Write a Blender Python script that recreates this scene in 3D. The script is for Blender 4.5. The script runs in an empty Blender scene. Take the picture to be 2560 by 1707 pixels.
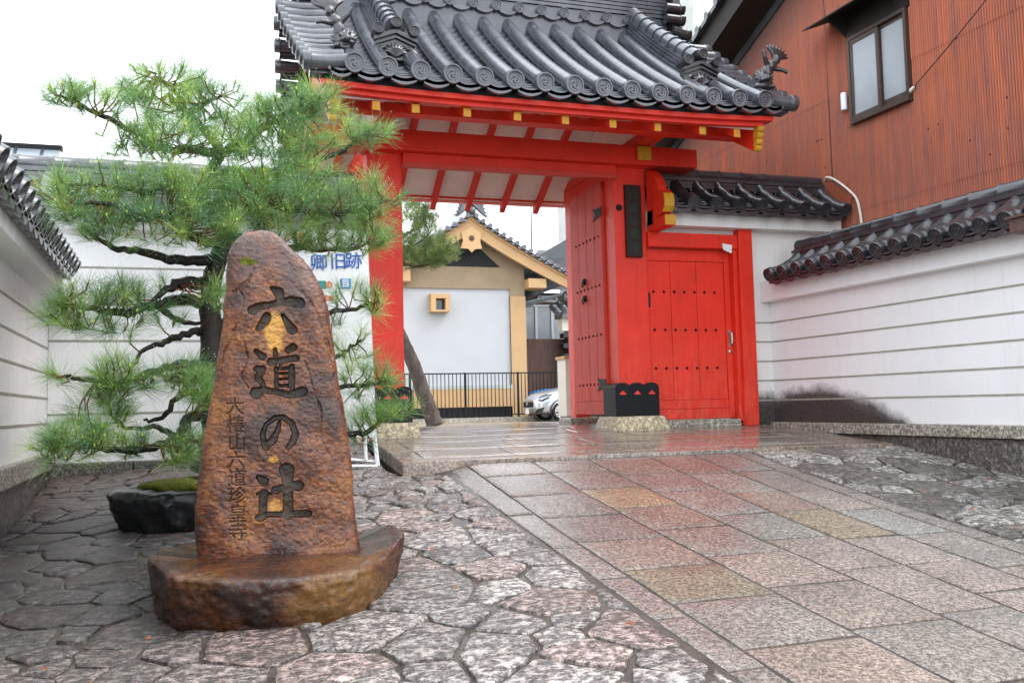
import bpy, bmesh, math, random
import numpy as np
from mathutils import Vector, Matrix, noise
from math import sin, cos, pi, radians, sqrt, atan2
random.seed(7); rs=np.random.RandomState(5)
S=bpy.context.scene; C=S.collection
# ---------------- camera ----------------
F=2250.; YAW=radians(17.3); PITCH=radians(4.07); ROLL=0.023; EYE=1.38
fv=Vector((sin(YAW)*cos(PITCH),cos(YAW)*cos(PITCH),sin(PITCH)))
rv=Vector((cos(YAW),-sin(YAW),0)); uv=rv.cross(fv)*1.0
uv=Vector((-sin(YAW)*sin(PITCH),-cos(YAW)*sin(PITCH),cos(PITCH)))
r2=rv*cos(ROLL)-uv*sin(ROLL); u2=rv*sin(ROLL)+uv*cos(ROLL)
cd=bpy.data.cameras.new('camera'); cam=bpy.data.objects.new('camera',cd); C.objects.link(cam)
cam.matrix_world=Matrix(((r2.x,u2.x,-fv.x,0),(r2.y,u2.y,-fv.y,0),(r2.z,u2.z,-fv.z,EYE),(0,0,0,1)))
cd.sensor_width=36; cd.lens=36*F/2560; cd.clip_end=600; cd.clip_start=.05
S.camera=cam
def W(px,py,Y):
    "point seen at photograph pixel px,py lying in the vertical plane y=Y"
    a=(px-1280)/F; b=-(py-853.5)/F
    d=fv+r2*a+u2*b
    return Vector((d.x*Y/d.y,Y,EYE+d.z*Y/d.y))
# ---------------- world, sun, exposure ----------------
SUN_EL=radians(58); SUN_AZ=radians(118)
w=bpy.data.worlds.new('World'); S.world=w; w.use_nodes=True
nt=w.node_tree; bg=nt.nodes['Background']
sk=nt.nodes.new('ShaderNodeTexSky'); sk.sky_type='NISHITA'; sk.sun_disc=False; sk.sun_elevation=SUN_EL; sk.sun_rotation=SUN_AZ
sk.dust_density=4; sk.air_density=1
mx=nt.nodes.new('ShaderNodeMix'); mx.data_type='RGBA'; mx.inputs[0].default_value=.88
mx.inputs[7].default_value=(9.3,9.75,10.4,1)
nt.links.new(sk.outputs[0],mx.inputs[6]); nt.links.new(mx.outputs[2],bg.inputs[0]); bg.inputs[1].default_value=.15
sd=bpy.data.lights.new('sun','SUN'); sd.energy=1.5; sd.angle=radians(40); sd.color=(1,.97,.93)
so=bpy.data.objects.new('sun',sd); C.objects.link(so)
so.rotation_euler=(pi/2-SUN_EL,0,pi-SUN_AZ)
S.view_settings.view_transform='Standard'; S.view_settings.look='None'; S.view_settings.gamma=1; S.view_settings.exposure=.95
S.cycles.max_bounces=6
# ---------------- material helpers ----------------
def lin(c): return tuple((x/12.92 if x<=.04045 else ((x+.055)/1.055)**2.4) for x in [v/255 for v in c])+(1,)
class N:
    def __init__(s,name):
        s.m=bpy.data.materials.new(name); s.m.use_nodes=True; s.t=s.m.node_tree
        s.b=s.t.nodes['Principled BSDF']; s.tc=s.t.nodes.new('ShaderNodeTexCoord')
    def n(s,k,**kw):
        o=s.t.nodes.new(k)
        for a,b in kw.items(): setattr(o,a,b)
        return o
    def l(s,a,b): s.t.links.new(a,b)
    def map(s,scale=(1,1,1),rot=(0,0,0)):
        m=s.n('ShaderNodeMapping'); m.inputs['Scale'].default_value=scale; m.inputs['Rotation'].default_value=rot
        s.l(s.tc.outputs['Object'],m.inputs[0]); return m.outputs[0]
    def pos(s):
        g=s.n('ShaderNodeNewGeometry'); x=s.n('ShaderNodeSeparateXYZ'); s.l(g.outputs['Position'],x.inputs[0]); return x
    def noise(s,sc,det=4,rough=.6,vec=None,dist=0):
        o=s.n('ShaderNodeTexNoise'); o.inputs['Scale'].default_value=sc; o.inputs['Detail'].default_value=det; o.inputs['Roughness'].default_value=rough; o.inputs['Distortion'].default_value=dist
        s.l(vec if vec is not None else s.tc.outputs['Object'],o.inputs['Vector']); return o.outputs['Fac']
    def ramp(s,fac,stops,interp='LINEAR'):
        r=s.n('ShaderNodeValToRGB'); r.color_ramp.interpolation=interp; e=r.color_ramp.elements
        while len(e)<len(stops): e.new(.5)
        for i,(p,c) in enumerate(stops):
            e[i].position=p; e[i].color=c if isinstance(c,tuple) else (c,c,c,1)
        s.l(fac,r.inputs[0]); return r.outputs[0]
    def mix(s,f,a,b,mode='MIX'):
        m=s.n('ShaderNodeMix',data_type='RGBA',blend_type=mode)
        for i,v in ((0,f),(6,a),(7,b)):
            if hasattr(v,'is_output'): s.l(v,m.inputs[i])
            elif i==0: m.inputs[0].default_value=v
            else: m.inputs[i].default_value=v
        return m.outputs[2]
    def math(s,op,a,b=0,c=None,clamp=False):
        m=s.n('ShaderNodeMath',operation=op,use_clamp=clamp)
        for i,v in enumerate((a,b)+((c,) if c is not None else ())):
            if hasattr(v,'is_output'): s.l(v,m.inputs[i])
            else: m.inputs[i].default_value=v
        return m.outputs[0]
    def attr(s,name):
        a=s.n('ShaderNodeAttribute',attribute_name=name); return a
    def bump(s,h,st=.3,dist=.01):
        b=s.n('ShaderNodeBump'); b.inputs['Strength'].default_value=st; b.inputs['Distance'].default_value=dist
        s.l(h,b.inputs['Height']); s.l(b.outputs[0],s.b.inputs['Normal']); return b
    def out(s,col=None,rough=None,spec=None,metal=None,coat=None):
        for v,k in ((col,'Base Color'),(rough,'Roughness'),(spec,'Specular IOR Level'),(metal,'Metallic'),(coat,'Coat Weight')):
            if v is None: continue
            if hasattr(v,'is_output'): s.l(v,s.b.inputs[k])
            else: s.b.inputs[k].default_value=v
        return s.m
def simple(name,col,rough=.5,var=.15,sc=8,metal=0,spec=.3,bump=0,coat=0,stretch=(1,1,1)):
    n=N(name); c=tuple(col)
    v=n.map(stretch); f=n.noise(sc,5,.65,v)
    a=tuple(x*(1-var) for x in c[:3])+(1,); b=tuple(min(1,x*(1+var)) for x in c[:3])+(1,)
    col=n.ramp(f,[(.3,a),(.7,b)])
    if bump: n.bump(n.noise(sc*6,4,.6,v),bump,.004)
    return n.out(col,n.ramp(f,[(.3,max(0,rough-.08)),(.7,min(1,rough+.08))]),spec,metal,coat)
M={}
def vermilion(name,base,rough=.32):
    n=N(name)
    f=n.noise(2.5,5,.6); g=n.noise(14,6,.7,n.map((3,3,.6)))
    c=n.ramp(f,[(.25,tuple(x*.82 for x in base)+(1,)),(.75,tuple(min(1,x*1.1) for x in base)+(1,))])
    c=n.mix(n.ramp(g,[(.55,0.),(.85,.4)]),c,(.50,.09,.055,1)); c=n.mix(n.ramp(n.noise(5,6,.75,n.map((3,3,.22))),[(.5,0.),(.75,.45)]),c,tuple(x*.55 for x in base)+(1,))
    px=n.pos(); low=n.math('MULTIPLY',n.math('SUBTRACT',2.3,px.outputs[2]),.8,clamp=True)
    wv=n.noise(9,6,.75,n.map((2,2,.5)))
    c=n.mix(n.math('MULTIPLY',low,n.ramp(wv,[(.38,0.),(.62,.55)])),c,(.80,.15,.10,1))
    foot=n.math('MULTIPLY',n.math('SUBTRACT',1.45,px.outputs[2]),3.,clamp=True)
    c=n.mix(n.math('MULTIPLY',foot,n.ramp(g,[(.45,0.),(.7,.7)])),c,(.16,.035,.02,1))
    n.bump(n.noise(60,5,.7,n.map((1,1,.06))),.35,.004)
    return n.out(c,n.ramp(g,[(.3,rough),(.8,rough+.25)]),.3)
M['red']=vermilion('vermilion_paint',(.72,.032,.014))
M['reddoor']=vermilion('vermilion_door_paint',(.74,.030,.012),.38)
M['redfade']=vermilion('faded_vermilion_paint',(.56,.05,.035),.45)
M['yellow']=simple('yellow_ochre_paint',(.52,.27,.022),.5,.2,20)
M['black']=simple('black_painted_board',(.010,.011,.012),.6,.3,6)
M['iron']=simple('black_iron',(.010,.011,.013),.55,.3,25,bump=.2,spec=.2)
M['soffit']=simple('soffit_board',(.78,.72,.69),.7,.08,3)
def tile(name,k=1.,coat=1.,r0=.13):
    n=N(name)
    f=n.noise(5,6,.7); g=n.noise(60,4,.6)
    c=n.ramp(f,[(.3,(.020*k,.021*k,.025*k,1)),(.55,(.034*k,.036*k,.043*k,1)),(.8,(.07*k,.07*k,.08*k,1))])
    n.bump(g,.03,.002); n.b.inputs['Coat Roughness'].default_value=.10
    return n.out(c,n.ramp(f,[(.3,r0),(.75,r0+.14)]),.7,.0,coat)
M['tile']=tile('wet_roof_tile',2.0,.5,.22); M['tiledark']=tile('aged_roof_tile',.9,.35,.25)
M['tilecarve']=tile('carved_roof_tile',.6,.3,.22)
def plaster(name,base,dirt=.25,mould=None):
    n=N(name)
    f=n.noise(1.3,5,.6); s=n.noise(5,6,.7,n.map((2,2,.25)))
    c=n.ramp(f,[(.3,tuple(x*.94 for x in base)+(1,)),(.7,base+(1,))])
    c=n.mix(n.ramp(s,[(.55,0.),(.8,dirt)]),c,(.40,.39,.36,1))
    v_=n.noise(1.,5,.75,n.map((16,16,.55))); c=n.mix(n.ramp(v_,[(.56,0.),(.74,dirt)]),c,(.50,.49,.45,1))
    g=n.noise(.9,3,.5); c=n.mix(n.ramp(g,[(.5,0.),(.75,.12)]),c,(.55,.56,.55,1))
    if mould:
        # mould: black stain, mould=(centre_y, half_length, z_base, height)
        sx=n.pos()
        ny=n.noise(6,6,.7); nf=n.noise(45,5,.75,n.map((1,1,.7)))
        yy=n.math('DIVIDE',n.math('ABSOLUTE',n.math('SUBTRACT',sx.outputs[mould[4]],mould[0])),mould[1])
        h=n.math('MULTIPLY',n.math('SUBTRACT',1.,n.math('POWER',yy,2.0)),mould[3])
        zz=n.math('SUBTRACT',sx.outputs[2],mould[2])
        d=n.math('SUBTRACT',h,zz)
        d=n.math('ADD',d,n.math('MULTIPLY',n.math('SUBTRACT',ny,.5),.20))
        d=n.math('ADD',d,n.math('MULTIPLY',n.math('SUBTRACT',nf,.5),.08))
        k=n.ramp(n.math('MULTIPLY',d,5.,clamp=True),[(0,0.),(.3,.45),(.6,.93),(1,.985)])
        mc=n.ramp(nf,[(.3,(.010,.008,.008,1)),(.7,(.085,.065,.060,1))])
        c=n.mix(k,c,mc)
    n.bump(n.noise(30,5,.6),.06,.004)
    return n.out(c,.7,.35)
M['plaster']=plaster('white_plaster',(.86,.86,.86),.35); M['plasterR']=plaster('white_plaster_with_mould',(.85,.86,.87),.2,(8.35,1.55,1.08,.47,1))
M['plasterS']=plaster('white_plaster_door_wall',(.78,.77,.74),.4,(5.85,.75,1.1,.40,0))
M['line']=simple('incised_line',(.33,.32,.27),.8,.2,10)
def granite(name,base,dark=(.03,.028,.028),sp=90,amount=.5,rough=(.18,.5),useattr=False,moss=False,stretch=(1,1,1),bst=.5,wet=True,spk=1.8):
    n=N(name)
    v=n.map(stretch)
    f=n.noise(sp,4,.75,v); f2=n.noise(sp*.42,5,.8,v); big=n.noise(2.2,4,.6)
    bc=n.attr('Col').outputs['Color'] if useattr else None
    if bc is None:
        bc=n.ramp(big,[(.3,tuple(x*.75 for x in base)+(1,)),(.7,tuple(x*1.15 for x in base)+(1,))])
    else:
        bc=n.mix(1.,bc,n.ramp(big,[(.3,.78),(.7,1.12)]),'MULTIPLY')
    hi=n.mix(1.,bc,(spk,spk*.985,spk*.97,1),'MULTIPLY')
    lite=n.mix(n.ramp(f2,[(.47,0.),(.60,1.)]),bc,hi)
    k=n.ramp(n.math('ADD',n.math('MULTIPLY',f,.6),n.math('MULTIPLY',f2,.4)),[(.36+.10*amount,1.),(.45+.10*amount,0.)])
    c=n.mix(n.math('MULTIPLY',k,.8),lite,dark+(1,))
    if moss:
        mk=n.noise(3.1,6,.75); c=n.mix(n.ramp(mk,[(.66,0.),(.72,.85)]),c,(.09,.10,.015,1))
    wetn=n.noise(1.1,4,.6); wn2=n.noise(22,4,.65)
    ro=n.math('ADD',n.math('MULTIPLY',wn2,rough[1]-rough[0]),rough[0]-.03)
    ro=n.math('ADD',ro,n.math('MULTIPLY',n.ramp(wetn,[(.4,0.),(.62,1.)]),.08))
    n.bump(n.math('ADD',n.math('MULTIPLY',f,.5),n.math('MULTIPLY',n.noise(14,6,.75,v),1.4)),bst,.010)
    return n.out(c,ro,.42)
M['paver']=granite('wet_granite_paver',(.5,.4,.35),sp=115,amount=.55,rough=(.08,.36),useattr=True,bst=.22,spk=2.0)
M['wetslab']=granite('rain_wet_granite_slab',(.5,.4,.35),sp=75,amount=.45,rough=(.05,.22),useattr=True,bst=.10)
M['cobble']=granite('wet_rough_cobble',(.4,.4,.4),sp=55,amount=.75,rough=(.10,.5),useattr=True,moss=False,bst=.9,stretch=(.85,1.2,1),spk=3.1)
M['granite']=granite('weathered_granite',(.36,.34,.28),sp=80,amount=.9,rough=(.35,.7),moss=False)
M['granitedark']=granite('dark_weathered_granite',(.17,.155,.14),sp=60,amount=1.2,rough=(.3,.6),bst=.6)
M['basestone']=granite('yellowish_base_stone',(.42,.36,.24),sp=70,amount=.6,rough=(.4,.7))
def mortar():
    n=N('wet_mortar'); f=n.noise(6,6,.7); g=n.noise(60,4,.7); w_=n.noise(.8,4,.6)
    c=n.ramp(f,[(.3,(.028,.025,.023,1)),(.7,(.095,.083,.07,1))])
    m=n.noise(2.4,6,.75); c=n.mix(n.ramp(m,[(.60,0.),(.7,.8)]),c,(.06,.065,.012,1))
    n.bump(g,.5,.006); return n.out(c,n.ramp(w_,[(.4,.12),(.65,.42)]),.5)
M['mortar']=mortar()
def stele_mat(name,dk=1.):
    n=N(name); f=n.noise(4.5,6,.7,None,.6); g=n.noise(38,6,.8,n.map((1,1,2.2))); h=n.noise(110,4,.7,n.map((1,1,1.8))); big=n.noise(1.7,3,.5)
    c=n.ramp(n.math('ADD',n.math('MULTIPLY',f,.62),n.math('MULTIPLY',big,.38)),[(.36,(.010,.005,.005,1)),(.44,(.055,.016,.008,1)),(.51,(.19,.055,.011,1)),(.60,(.36,.155,.027,1)),(.68,(.13,.042,.014,1))])
    c=n.mix(n.ramp(g,[(.38,.85),(.56,0.)]),c,(.012,.006,.006,1))
    c=n.mix(n.ramp(h,[(.56,0.),(.70,.55)]),c,(.34,.16,.04,1))
    a=n.attr('Col').outputs['Color']; sp=n.n('ShaderNodeSeparateColor'); n.l(a,sp.inputs[0])
    # R: carved hollow with algae, G: ochre patch, B: pale purple-grey weathered crown
    c=n.mix(n.math('MULTIPLY',sp.outputs[2],n.ramp(g,[(.3,.2),(.6,.75)])),c,(.13,.085,.085,1))
    c=n.mix(n.math('MULTIPLY',sp.outputs[1],.85),c,n.ramp(g,[(.3,(.30,.14,.015,1)),(.6,(.78,.47,.07,1))]))
    c=n.mix(n.math('MULTIPLY',sp.outputs[0],.8),c,n.ramp(f,[(.35,(.007,.006,.004,1)),(.65,(.045,.036,.010,1))]))
    n.bump(n.math('ADD',n.math('MULTIPLY',g,.45),n.math('MULTIPLY',h,.8)),.75,.007)
    if dk!=1.: c=n.mix(1.,c,(dk,dk*.86,dk*.72,1),'MULTIPLY')
    return n.out(c,n.ramp(n.noise(30,4,.7),[(.35,.14),(.7,.40)]),.5,0,.25)
M['stele']=stele_mat('rust_brown_stone',.88); M['plinth']=stele_mat('dark_rust_brown_stone',.42)
M['mossm']=simple('moss',(.10,.11,.010),.9,.6,45,bump=1.0)
M['blackrock']=simple('wet_black_rock',(.011,.012,.013),.22,.5,5,bump=.5)
M['bark']=simple('wet_pine_bark',(.014,.011,.009),.55,.7,22,bump=1.0,stretch=(1,1,.4))
M['farbark']=simple('grey_pine_bark',(.085,.068,.060),.8,.6,9,bump=1.0,stretch=(1,1,.4))
M['twig']=simple('orange_brown_twig',(.115,.042,.017),.5,.4,20)
def needles(name,k):
    n=N(name); a=n.attr('Col').outputs['Color']
    c=n.mix(1.,a,(k,k,k,1),'MULTIPLY')
    m=n.out(c,.3,.6); n.b.inputs['Subsurface Weight'].default_value=0
    tr=n.n('ShaderNodeBsdfTranslucent'); n.l(c,tr.inputs[0])
    ms=n.n('ShaderNodeMixShader'); ms.inputs[0].default_value=.35
    o=n.t.nodes['Material Output']; n.l(n.b.outputs[0],ms.inputs[1]); n.l(tr.outputs[0],ms.inputs[2]); n.l(ms.outputs[0],o.inputs[0]); return m
M['needle']=needles('pine_needles',1.0)
M['farneedle']=needles('far_pine_needles',1.0)
def rust():
    n=N('rust_red_corrugated_iron')
    st=n.noise(7,6,.75,n.map((1,1.6,.10))); st2=n.noise(30,4,.7,n.map((1,1,.05))); big=n.noise(.5,4,.6)
    c=n.ramp(n.math('ADD',n.math('MULTIPLY',st,.7),n.math('MULTIPLY',big,.3)),[(.30,(.20,.062,.038,1)),(.45,(.33,.092,.050,1)),(.56,(.44,.110,.042,1)),(.70,(.56,.16,.055,1))])
    c=n.mix(n.ramp(st2,[(.58,0.),(.70,.5)]),c,(.27,.19,.19,1)); c=n.mix(n.ramp(n.noise(46,4,.7,n.map((1,1,.04))),[(.56,0.),(.72,.6)]),c,(.10,.035,.025,1))
    sx=n.pos()
    # dark streaks fading down from the top edge
    top=n.math('ADD',n.math('MULTIPLY',n.math('SUBTRACT',9.92,sx.outputs[1]),.43),6.63)
    d=n.math('SUBTRACT',top,sx.outputs[2])
    k=n.math('SUBTRACT',1.0,n.math('DIVIDE',d,n.math('ADD',.25,n.math('MULTIPLY',st,1.2))),clamp=True)
    c=n.mix(n.math('MULTIPLY',k,.85),c,(.03,.022,.02,1))
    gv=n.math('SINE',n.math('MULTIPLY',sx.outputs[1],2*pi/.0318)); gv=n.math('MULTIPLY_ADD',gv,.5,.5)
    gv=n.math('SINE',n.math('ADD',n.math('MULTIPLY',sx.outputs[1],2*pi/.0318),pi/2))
    c=n.mix(n.math('MULTIPLY',n.math('MAXIMUM',gv,0.),.38),c,(.09,.03,.02,1))  # shade of the corrugation valleys put into the colour so the ribs show
    n.bump(st2,.12,.004)
    return n.out(c,.42,.4)
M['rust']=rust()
M['darkwood']=simple('dark_old_wood',(.018,.014,.012),.6,.4,10,stretch=(1,1,1))
M['bronze']=simple('bronze_window_frame',(.075,.052,.042),.35,.15,10,metal=.3)
def glass(name,col,rough=.08):
    n=N(name); f=n.noise(1.2,3,.5)
    c=n.ramp(f,[(.3,tuple(x*.7 for x in col)+(1,)),(.7,col+(1,))])
    return n.out(c,rough,.8)
M['frost']=glass('frosted_glass',(.38,.42,.45),.25); M['dglass']=glass('dark_glass',(.03,.04,.045),.05)
M['tan']=simple('tan_painted_render',(.50,.325,.165),.7,.08,2)
M['tandark']=simple('tan_render_weathered',(.30,.23,.15),.75,.12,2)
M['storewhite']=plaster('storehouse_plaster',(.47,.49,.51),.1)
M['conc']=simple('stained_pale_concrete',(.40,.43,.41),.8,.18,.7,bump=.1)
M['blockwall']=simple('dark_block_wall',(.055,.058,.062),.7,.6,2.2)
M['brownwood']=simple('brown_board',(.10,.058,.045),.6,.3,6,stretch=(4,4,.3))
M['alu']=simple('pale_aluminium',(.55,.56,.58),.4,.1,8,metal=.3)
M['carpaint']=simple('silver_car_paint',(.50,.52,.56),.22,.04,3,metal=.55,coat=.6)
M['rubber']=simple('tyre_rubber',(.015,.015,.016),.6,.2,10)
M['plastic']=simple('black_plastic',(.012,.012,.014),.4,.2,10)
M['white']=simple('white_paint',(.78,.79,.80),.4,.06,4)
M['cream']=simple('cream_render',(.72,.69,.60),.7,.06,4)
M['blue']=simple('blue_paint',(.012,.10,.42),.5,.1,5)
M['cyan']=simple('bright_blue_panel',(.02,.24,.62),.3,.1,5)
M['teal']=simple('teal_panel',(.02,.26,.24),.5,.1,5)
M['orange']=simple('orange_ink',(.75,.13,.02),.5,.1,5)
M['greenink']=simple('green_ink',(.012,.034,.024),.5,.2,9)
M['plaquew']=simple('dark_plaque_wood',(.020,.009,.006),.6,.5,7,stretch=(2,2,.3))
M['greymetal']=simple('grey_roof_metal',(.20,.24,.27),.3,.08,3,metal=.2)
M['steel']=simple('brushed_steel',(.45,.44,.42),.3,.1,10,metal=.9)
M['leaf']=simple('fallen_leaf',(.28,.07,.02),.5,.5,9)
M['greenleaf']=simple('weed_leaf',(.09,.17,.03),.5,.4,9)
M['asphalt']=simple('wet_sandy_ground',(.25,.20,.15),.3,.25,1.5,bump=.3)
M['skin']=M['white']
# ---------------- mesh builder ----------------
def wmat(o):
    m=Matrix(); 
    while o is not None:
        m=o.matrix_basis@m; o=o.parent
    return m
class MB:
    def __init__(s): s.v=[]; s.f=[]; s.mi=[]; s.c=[]; s.sm=[]; s.col=(1,1,1); s.m=0; s.smooth=False
    def vert(s,p): s.v.append((p[0],p[1],p[2])); return len(s.v)-1
    def face(s,idx,m=None):
        s.f.append(tuple(idx)); s.mi.append(s.m if m is None else m); s.c.append(s.col); s.sm.append(s.smooth)
    def quadgrid(s,rows,closed=False):
        n=len(rows[0]); base=len(s.v)
        for r in rows: s.v.extend([(p[0],p[1],p[2]) for p in r])
        for i in range(len(rows)-1):
            for j in range(n if closed else n-1):
                k=(j+1)%n
                s.face((base+i*n+j,base+i*n+k,base+(i+1)*n+k,base+(i+1)*n+j))
        return base,n
    def box(s,x0,x1,y0,y1,z0,z1,mat=None):
        b=len(s.v); P=[(x,y,z) for z in (z0,z1) for x,y in ((x0,y0),(x1,y0),(x1,y1),(x0,y1))]
        if mat is not None: P=[tuple(mat@Vector(p)) for p in P]
        s.v.extend(P); sm=s.smooth; s.smooth=False
        for q in ((3,2,1,0),(4,5,6,7),(0,1,5,4),(1,2,6,5),(2,3,7,6),(3,0,4,7)): s.face([b+i for i in q])
        s.smooth=sm
    def prism(s,poly,off):
        "poly: list of 3D points, extruded by vector off"
        b=len(s.v); n=len(poly); off=Vector(off)
        s.v.extend([tuple(Vector(p)) for p in poly]); s.v.extend([tuple(Vector(p)+off) for p in poly])
        s.face([b+i for i in range(n)][::-1]); s.face([b+n+i for i in range(n)])
        for i in range(n): j=(i+1)%n; s.face((b+i,b+j,b+n+j,b+n+i))
    def tube(s,pts,rad,seg=10,cap=True,up=None,smooth=True,squash=1.):
        pts=[Vector(p) for p in pts]; n=len(pts)
        if not hasattr(rad,'__len__'): rad=[rad]*n
        sm=s.smooth; s.smooth=smooth; rows=[]; pu=None
        for i,p in enumerate(pts):
            t=(pts[min(i+1,n-1)]-pts[max(i-1,0)]); 
            if t.length<1e-9: t=Vector((0,0,1))
            t.normalize()
            if pu is None:
                a=Vector(up) if up else (Vector((0,0,1)) if abs(t.z)<.9 else Vector((1,0,0)))
            else: a=pu
            x=a-t*a.dot(t); 
            if x.length<1e-6: x=t.orthogonal()
            x.normalize(); y=t.cross(x); pu=x
            rows.append([p+(x*cos(2*pi*k/seg)*squash+y*sin(2*pi*k/seg))*rad[i] for k in range(seg)])
        b,_=s.quadgrid(rows,True)
        s.smooth=False
        if cap:
            s.face([b+k for k in range(seg)][::-1]); s.face([b+(n-1)*seg+k for k in range(seg)])
        s.smooth=sm
    def lathe(s,prof,mat,seg=20,smooth=True):
        "prof list of (r,z)"
        sm=s.smooth; s.smooth=smooth
        rows=[[mat@Vector((r*cos(2*pi*k/seg),r*sin(2*pi*k/seg),z)) for k in range(seg)] for r,z in prof]
        s.quadgrid(rows,True); s.smooth=sm
    def ell(s,c,r,seg=12,rot=None):
        mat=Matrix.Translation(c)@(rot if rot is not None else Matrix())@Matrix.Diagonal((r[0],r[1],r[2],1))
        s.lathe([(max(1e-4,sin(pi*i/8)),-cos(pi*i/8)) for i in range(9)],mat,seg)
    def build(s,name,mats,parent=None,loc=None,bevel=0,sharp=40,mods=()):
        me=bpy.data.meshes.new(name)
        o=bpy.data.objects.new(name,me); C.objects.link(o)
        if parent is not None: o.parent=parent; inv=wmat(parent).inverted()
        else:
            if loc is None: loc=(0,0,0)
            o.location=loc; inv=Matrix.Translation(loc).inverted()
        A=np.array(s.v,dtype=float).reshape(-1,3); I=np.array(inv); A=A@I[:3,:3].T+I[:3,3]
        me.from_pydata(A.tolist(),[],s.f)
        for m in (mats if isinstance(mats,(list,tuple)) else [mats]): me.materials.append(m)
        me.polygons.foreach_set('material_index',s.mi)
        me.polygons.foreach_set('use_smooth',s.sm)
        if any(c!=(1,1,1) for c in s.c):
            ca=me.color_attributes.new('Col','FLOAT_COLOR','CORNER')
            n=np.array([len(f) for f in s.f]); cc=np.repeat(np.c_[np.array(s.c),np.ones(len(s.c))],n,axis=0)
            ca.data.foreach_set('color',cc.ravel())
        me.update(); 
        if any(s.sm): me.set_sharp_from_angle(angle=radians(sharp))
        if bevel:
            b=o.modifiers.new('bevel','BEVEL'); b.width=bevel; b.segments=2; b.limit_method='ANGLE'; b.angle_limit=radians(40)
        return o
def tag(o,label=None,cat=None,group=None,kind=None):
    if label: o['label']=label
    if cat: o['category']=cat
    if group: o['group']=group
    if kind: o['kind']=kind
    return o
def empty(name,loc,label,cat,group=None):
    o=bpy.data.objects.new(name,None); C.objects.link(o); o.location=loc; o.empty_display_size=.2
    return tag(o,label,cat,group)
def dup(o,parent):
    c=o.copy(); C.objects.link(c); c.parent=parent
    for ch in list(o.children): dup(ch,c)
    return c
def rot2(p,a): return (p[0]*cos(a)-p[1]*sin(a),p[0]*sin(a)+p[1]*cos(a))
def fbm(P,sc,octv=4,seed=0):
    "vectorised value noise, P (n,3) -> (n,) in about -1..1"
    r=np.random.RandomState(seed); T=r.rand(64,64,64)*2-1; out=np.zeros(len(P)); amp=1; tot=0
    Q=P*sc+100.37
    for o in range(octv):
        i=np.floor(Q).astype(int); f=Q-i; f=f*f*(3-2*f); i0=i%64; i1=(i+1)%64
        x0,y0,z0=i0.T; x1,y1,z1=i1.T; fx,fy,fz=f.T
        c=((T[x0,y0,z0]*(1-fx)+T[x1,y0,z0]*fx)*(1-fy)+(T[x0,y1,z0]*(1-fx)+T[x1,y1,z0]*fx)*fy)*(1-fz)+((T[x0,y0,z1]*(1-fx)+T[x1,y0,z1]*fx)*(1-fy)+(T[x0,y1,z1]*(1-fx)+T[x1,y1,z1]*fx)*fy)*fz
        out+=c*amp; tot+=amp; amp*=.5; Q=Q*2.03+17.1
    return out/tot*1.6
def text_tris(s,size=1.):
    cu=bpy.data.curves.new('lettering','FONT'); cu.body=s; cu.size=size; cu.align_x='CENTER'; cu.align_y='CENTER'; cu.resolution_u=3
    o=bpy.data.objects.new('lettering',cu); C.objects.link(o); bpy.context.view_layer.update()
    me=bpy.data.meshes.new_from_object(o); vs=[tuple(v.co) for v in me.vertices]; fs=[tuple(p.vertices) for p in me.polygons]
    bpy.data.objects.remove(o); bpy.data.curves.remove(cu); bpy.data.meshes.remove(me)
    return vs,fs
def text_mb(mb,s,size,mat,m=0,bold=0,center=True):
    vs,fs=text_tris(s,size)
    if not vs: return
    if center:
        xs=[v[0] for v in vs]; ys=[v[1] for v in vs]; cx=(min(xs)+max(xs))/2; cy=(min(ys)+max(ys))/2
    else: cx=cy=0
    for k,(dx,dy) in enumerate([(0,0)]+([(bold,0),(-bold,0),(0,bold),(0,-bold)] if bold else [])):
        b=len(mb.v)
        for v in vs: mb.v.append(tuple(mat@Vector((v[0]-cx+dx,v[1]-cy+dy,k*.0004))))
        for f in fs: mb.face([b+i for i in f],m)
# ---------------- ground ----------------
def bslope(x):
    t=min(1,max(0,(x+1.45)/3.0)); return .092+(.122-.092)*t
def rise(x,y):
    t=min(1,max(0,(y-4.6)/2.5)); return .062*t*t*min(1,max(0,(x-1.62)/.25))
def G(x,y):
    if y<=9.03:
        y2=max(y,-2); z=bslope(x)*y2+rise(x,y)
        if x>1.2 and y>7.08: z=bslope(x)*7.08
        return z
    z=1.05-(y-9.2)*.0095 if y<26 else .89
    if y<9.15 and x<1.2: z=G(x,9.03)
    return z
mb=MB(); xs=sorted(set([-90,-50,-25,-12,-6,-3]+[round(-2+.25*i,2) for i in range(38)]+[1.2,1.21,9,12,18,30,50,90]))
ys=sorted(set([-25,-10,-5,-3]+[-2+.3*i for i in range(31)]+[7.08,7.085,9.03,9.15,9.16,10,12,16,20,26,40,70,120,260]))
mb.m=0
rows=[[(x,y,G(x,y)-((.003 if 1.7<x<4.35 else .012) if y<7.2 else .022)) for x in xs] for y in ys]
b,n=mb.quadgrid(rows)
for i,f in enumerate(mb.f):
    if mb.v[f[0]][1]>=9.15: mb.mi[i]=1
tag(mb.build('ground',[M['mortar'],M['asphalt']]),kind='structure')
def rough_outline(poly,step=.07,amp=.006,seed=0):
    out=[]
    for i in range(len(poly)):
        a=Vector(poly[i][:2]); b=Vector(poly[(i+1)%len(poly)][:2]); L=(b-a).length; n=max(1,int(L/step)); nn=Vector((-(b-a).y,(b-a).x))/max(L,1e-6)
        for k in range(n):
            p=a+(b-a)*k/n; q=noise.noise(Vector((p.x*6,p.y*6,seed)))*amp*1.3+noise.noise(Vector((p.x*22,p.y*22,seed+9)))*amp*.7
            out.append(p+nn*q)
    return out
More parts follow.
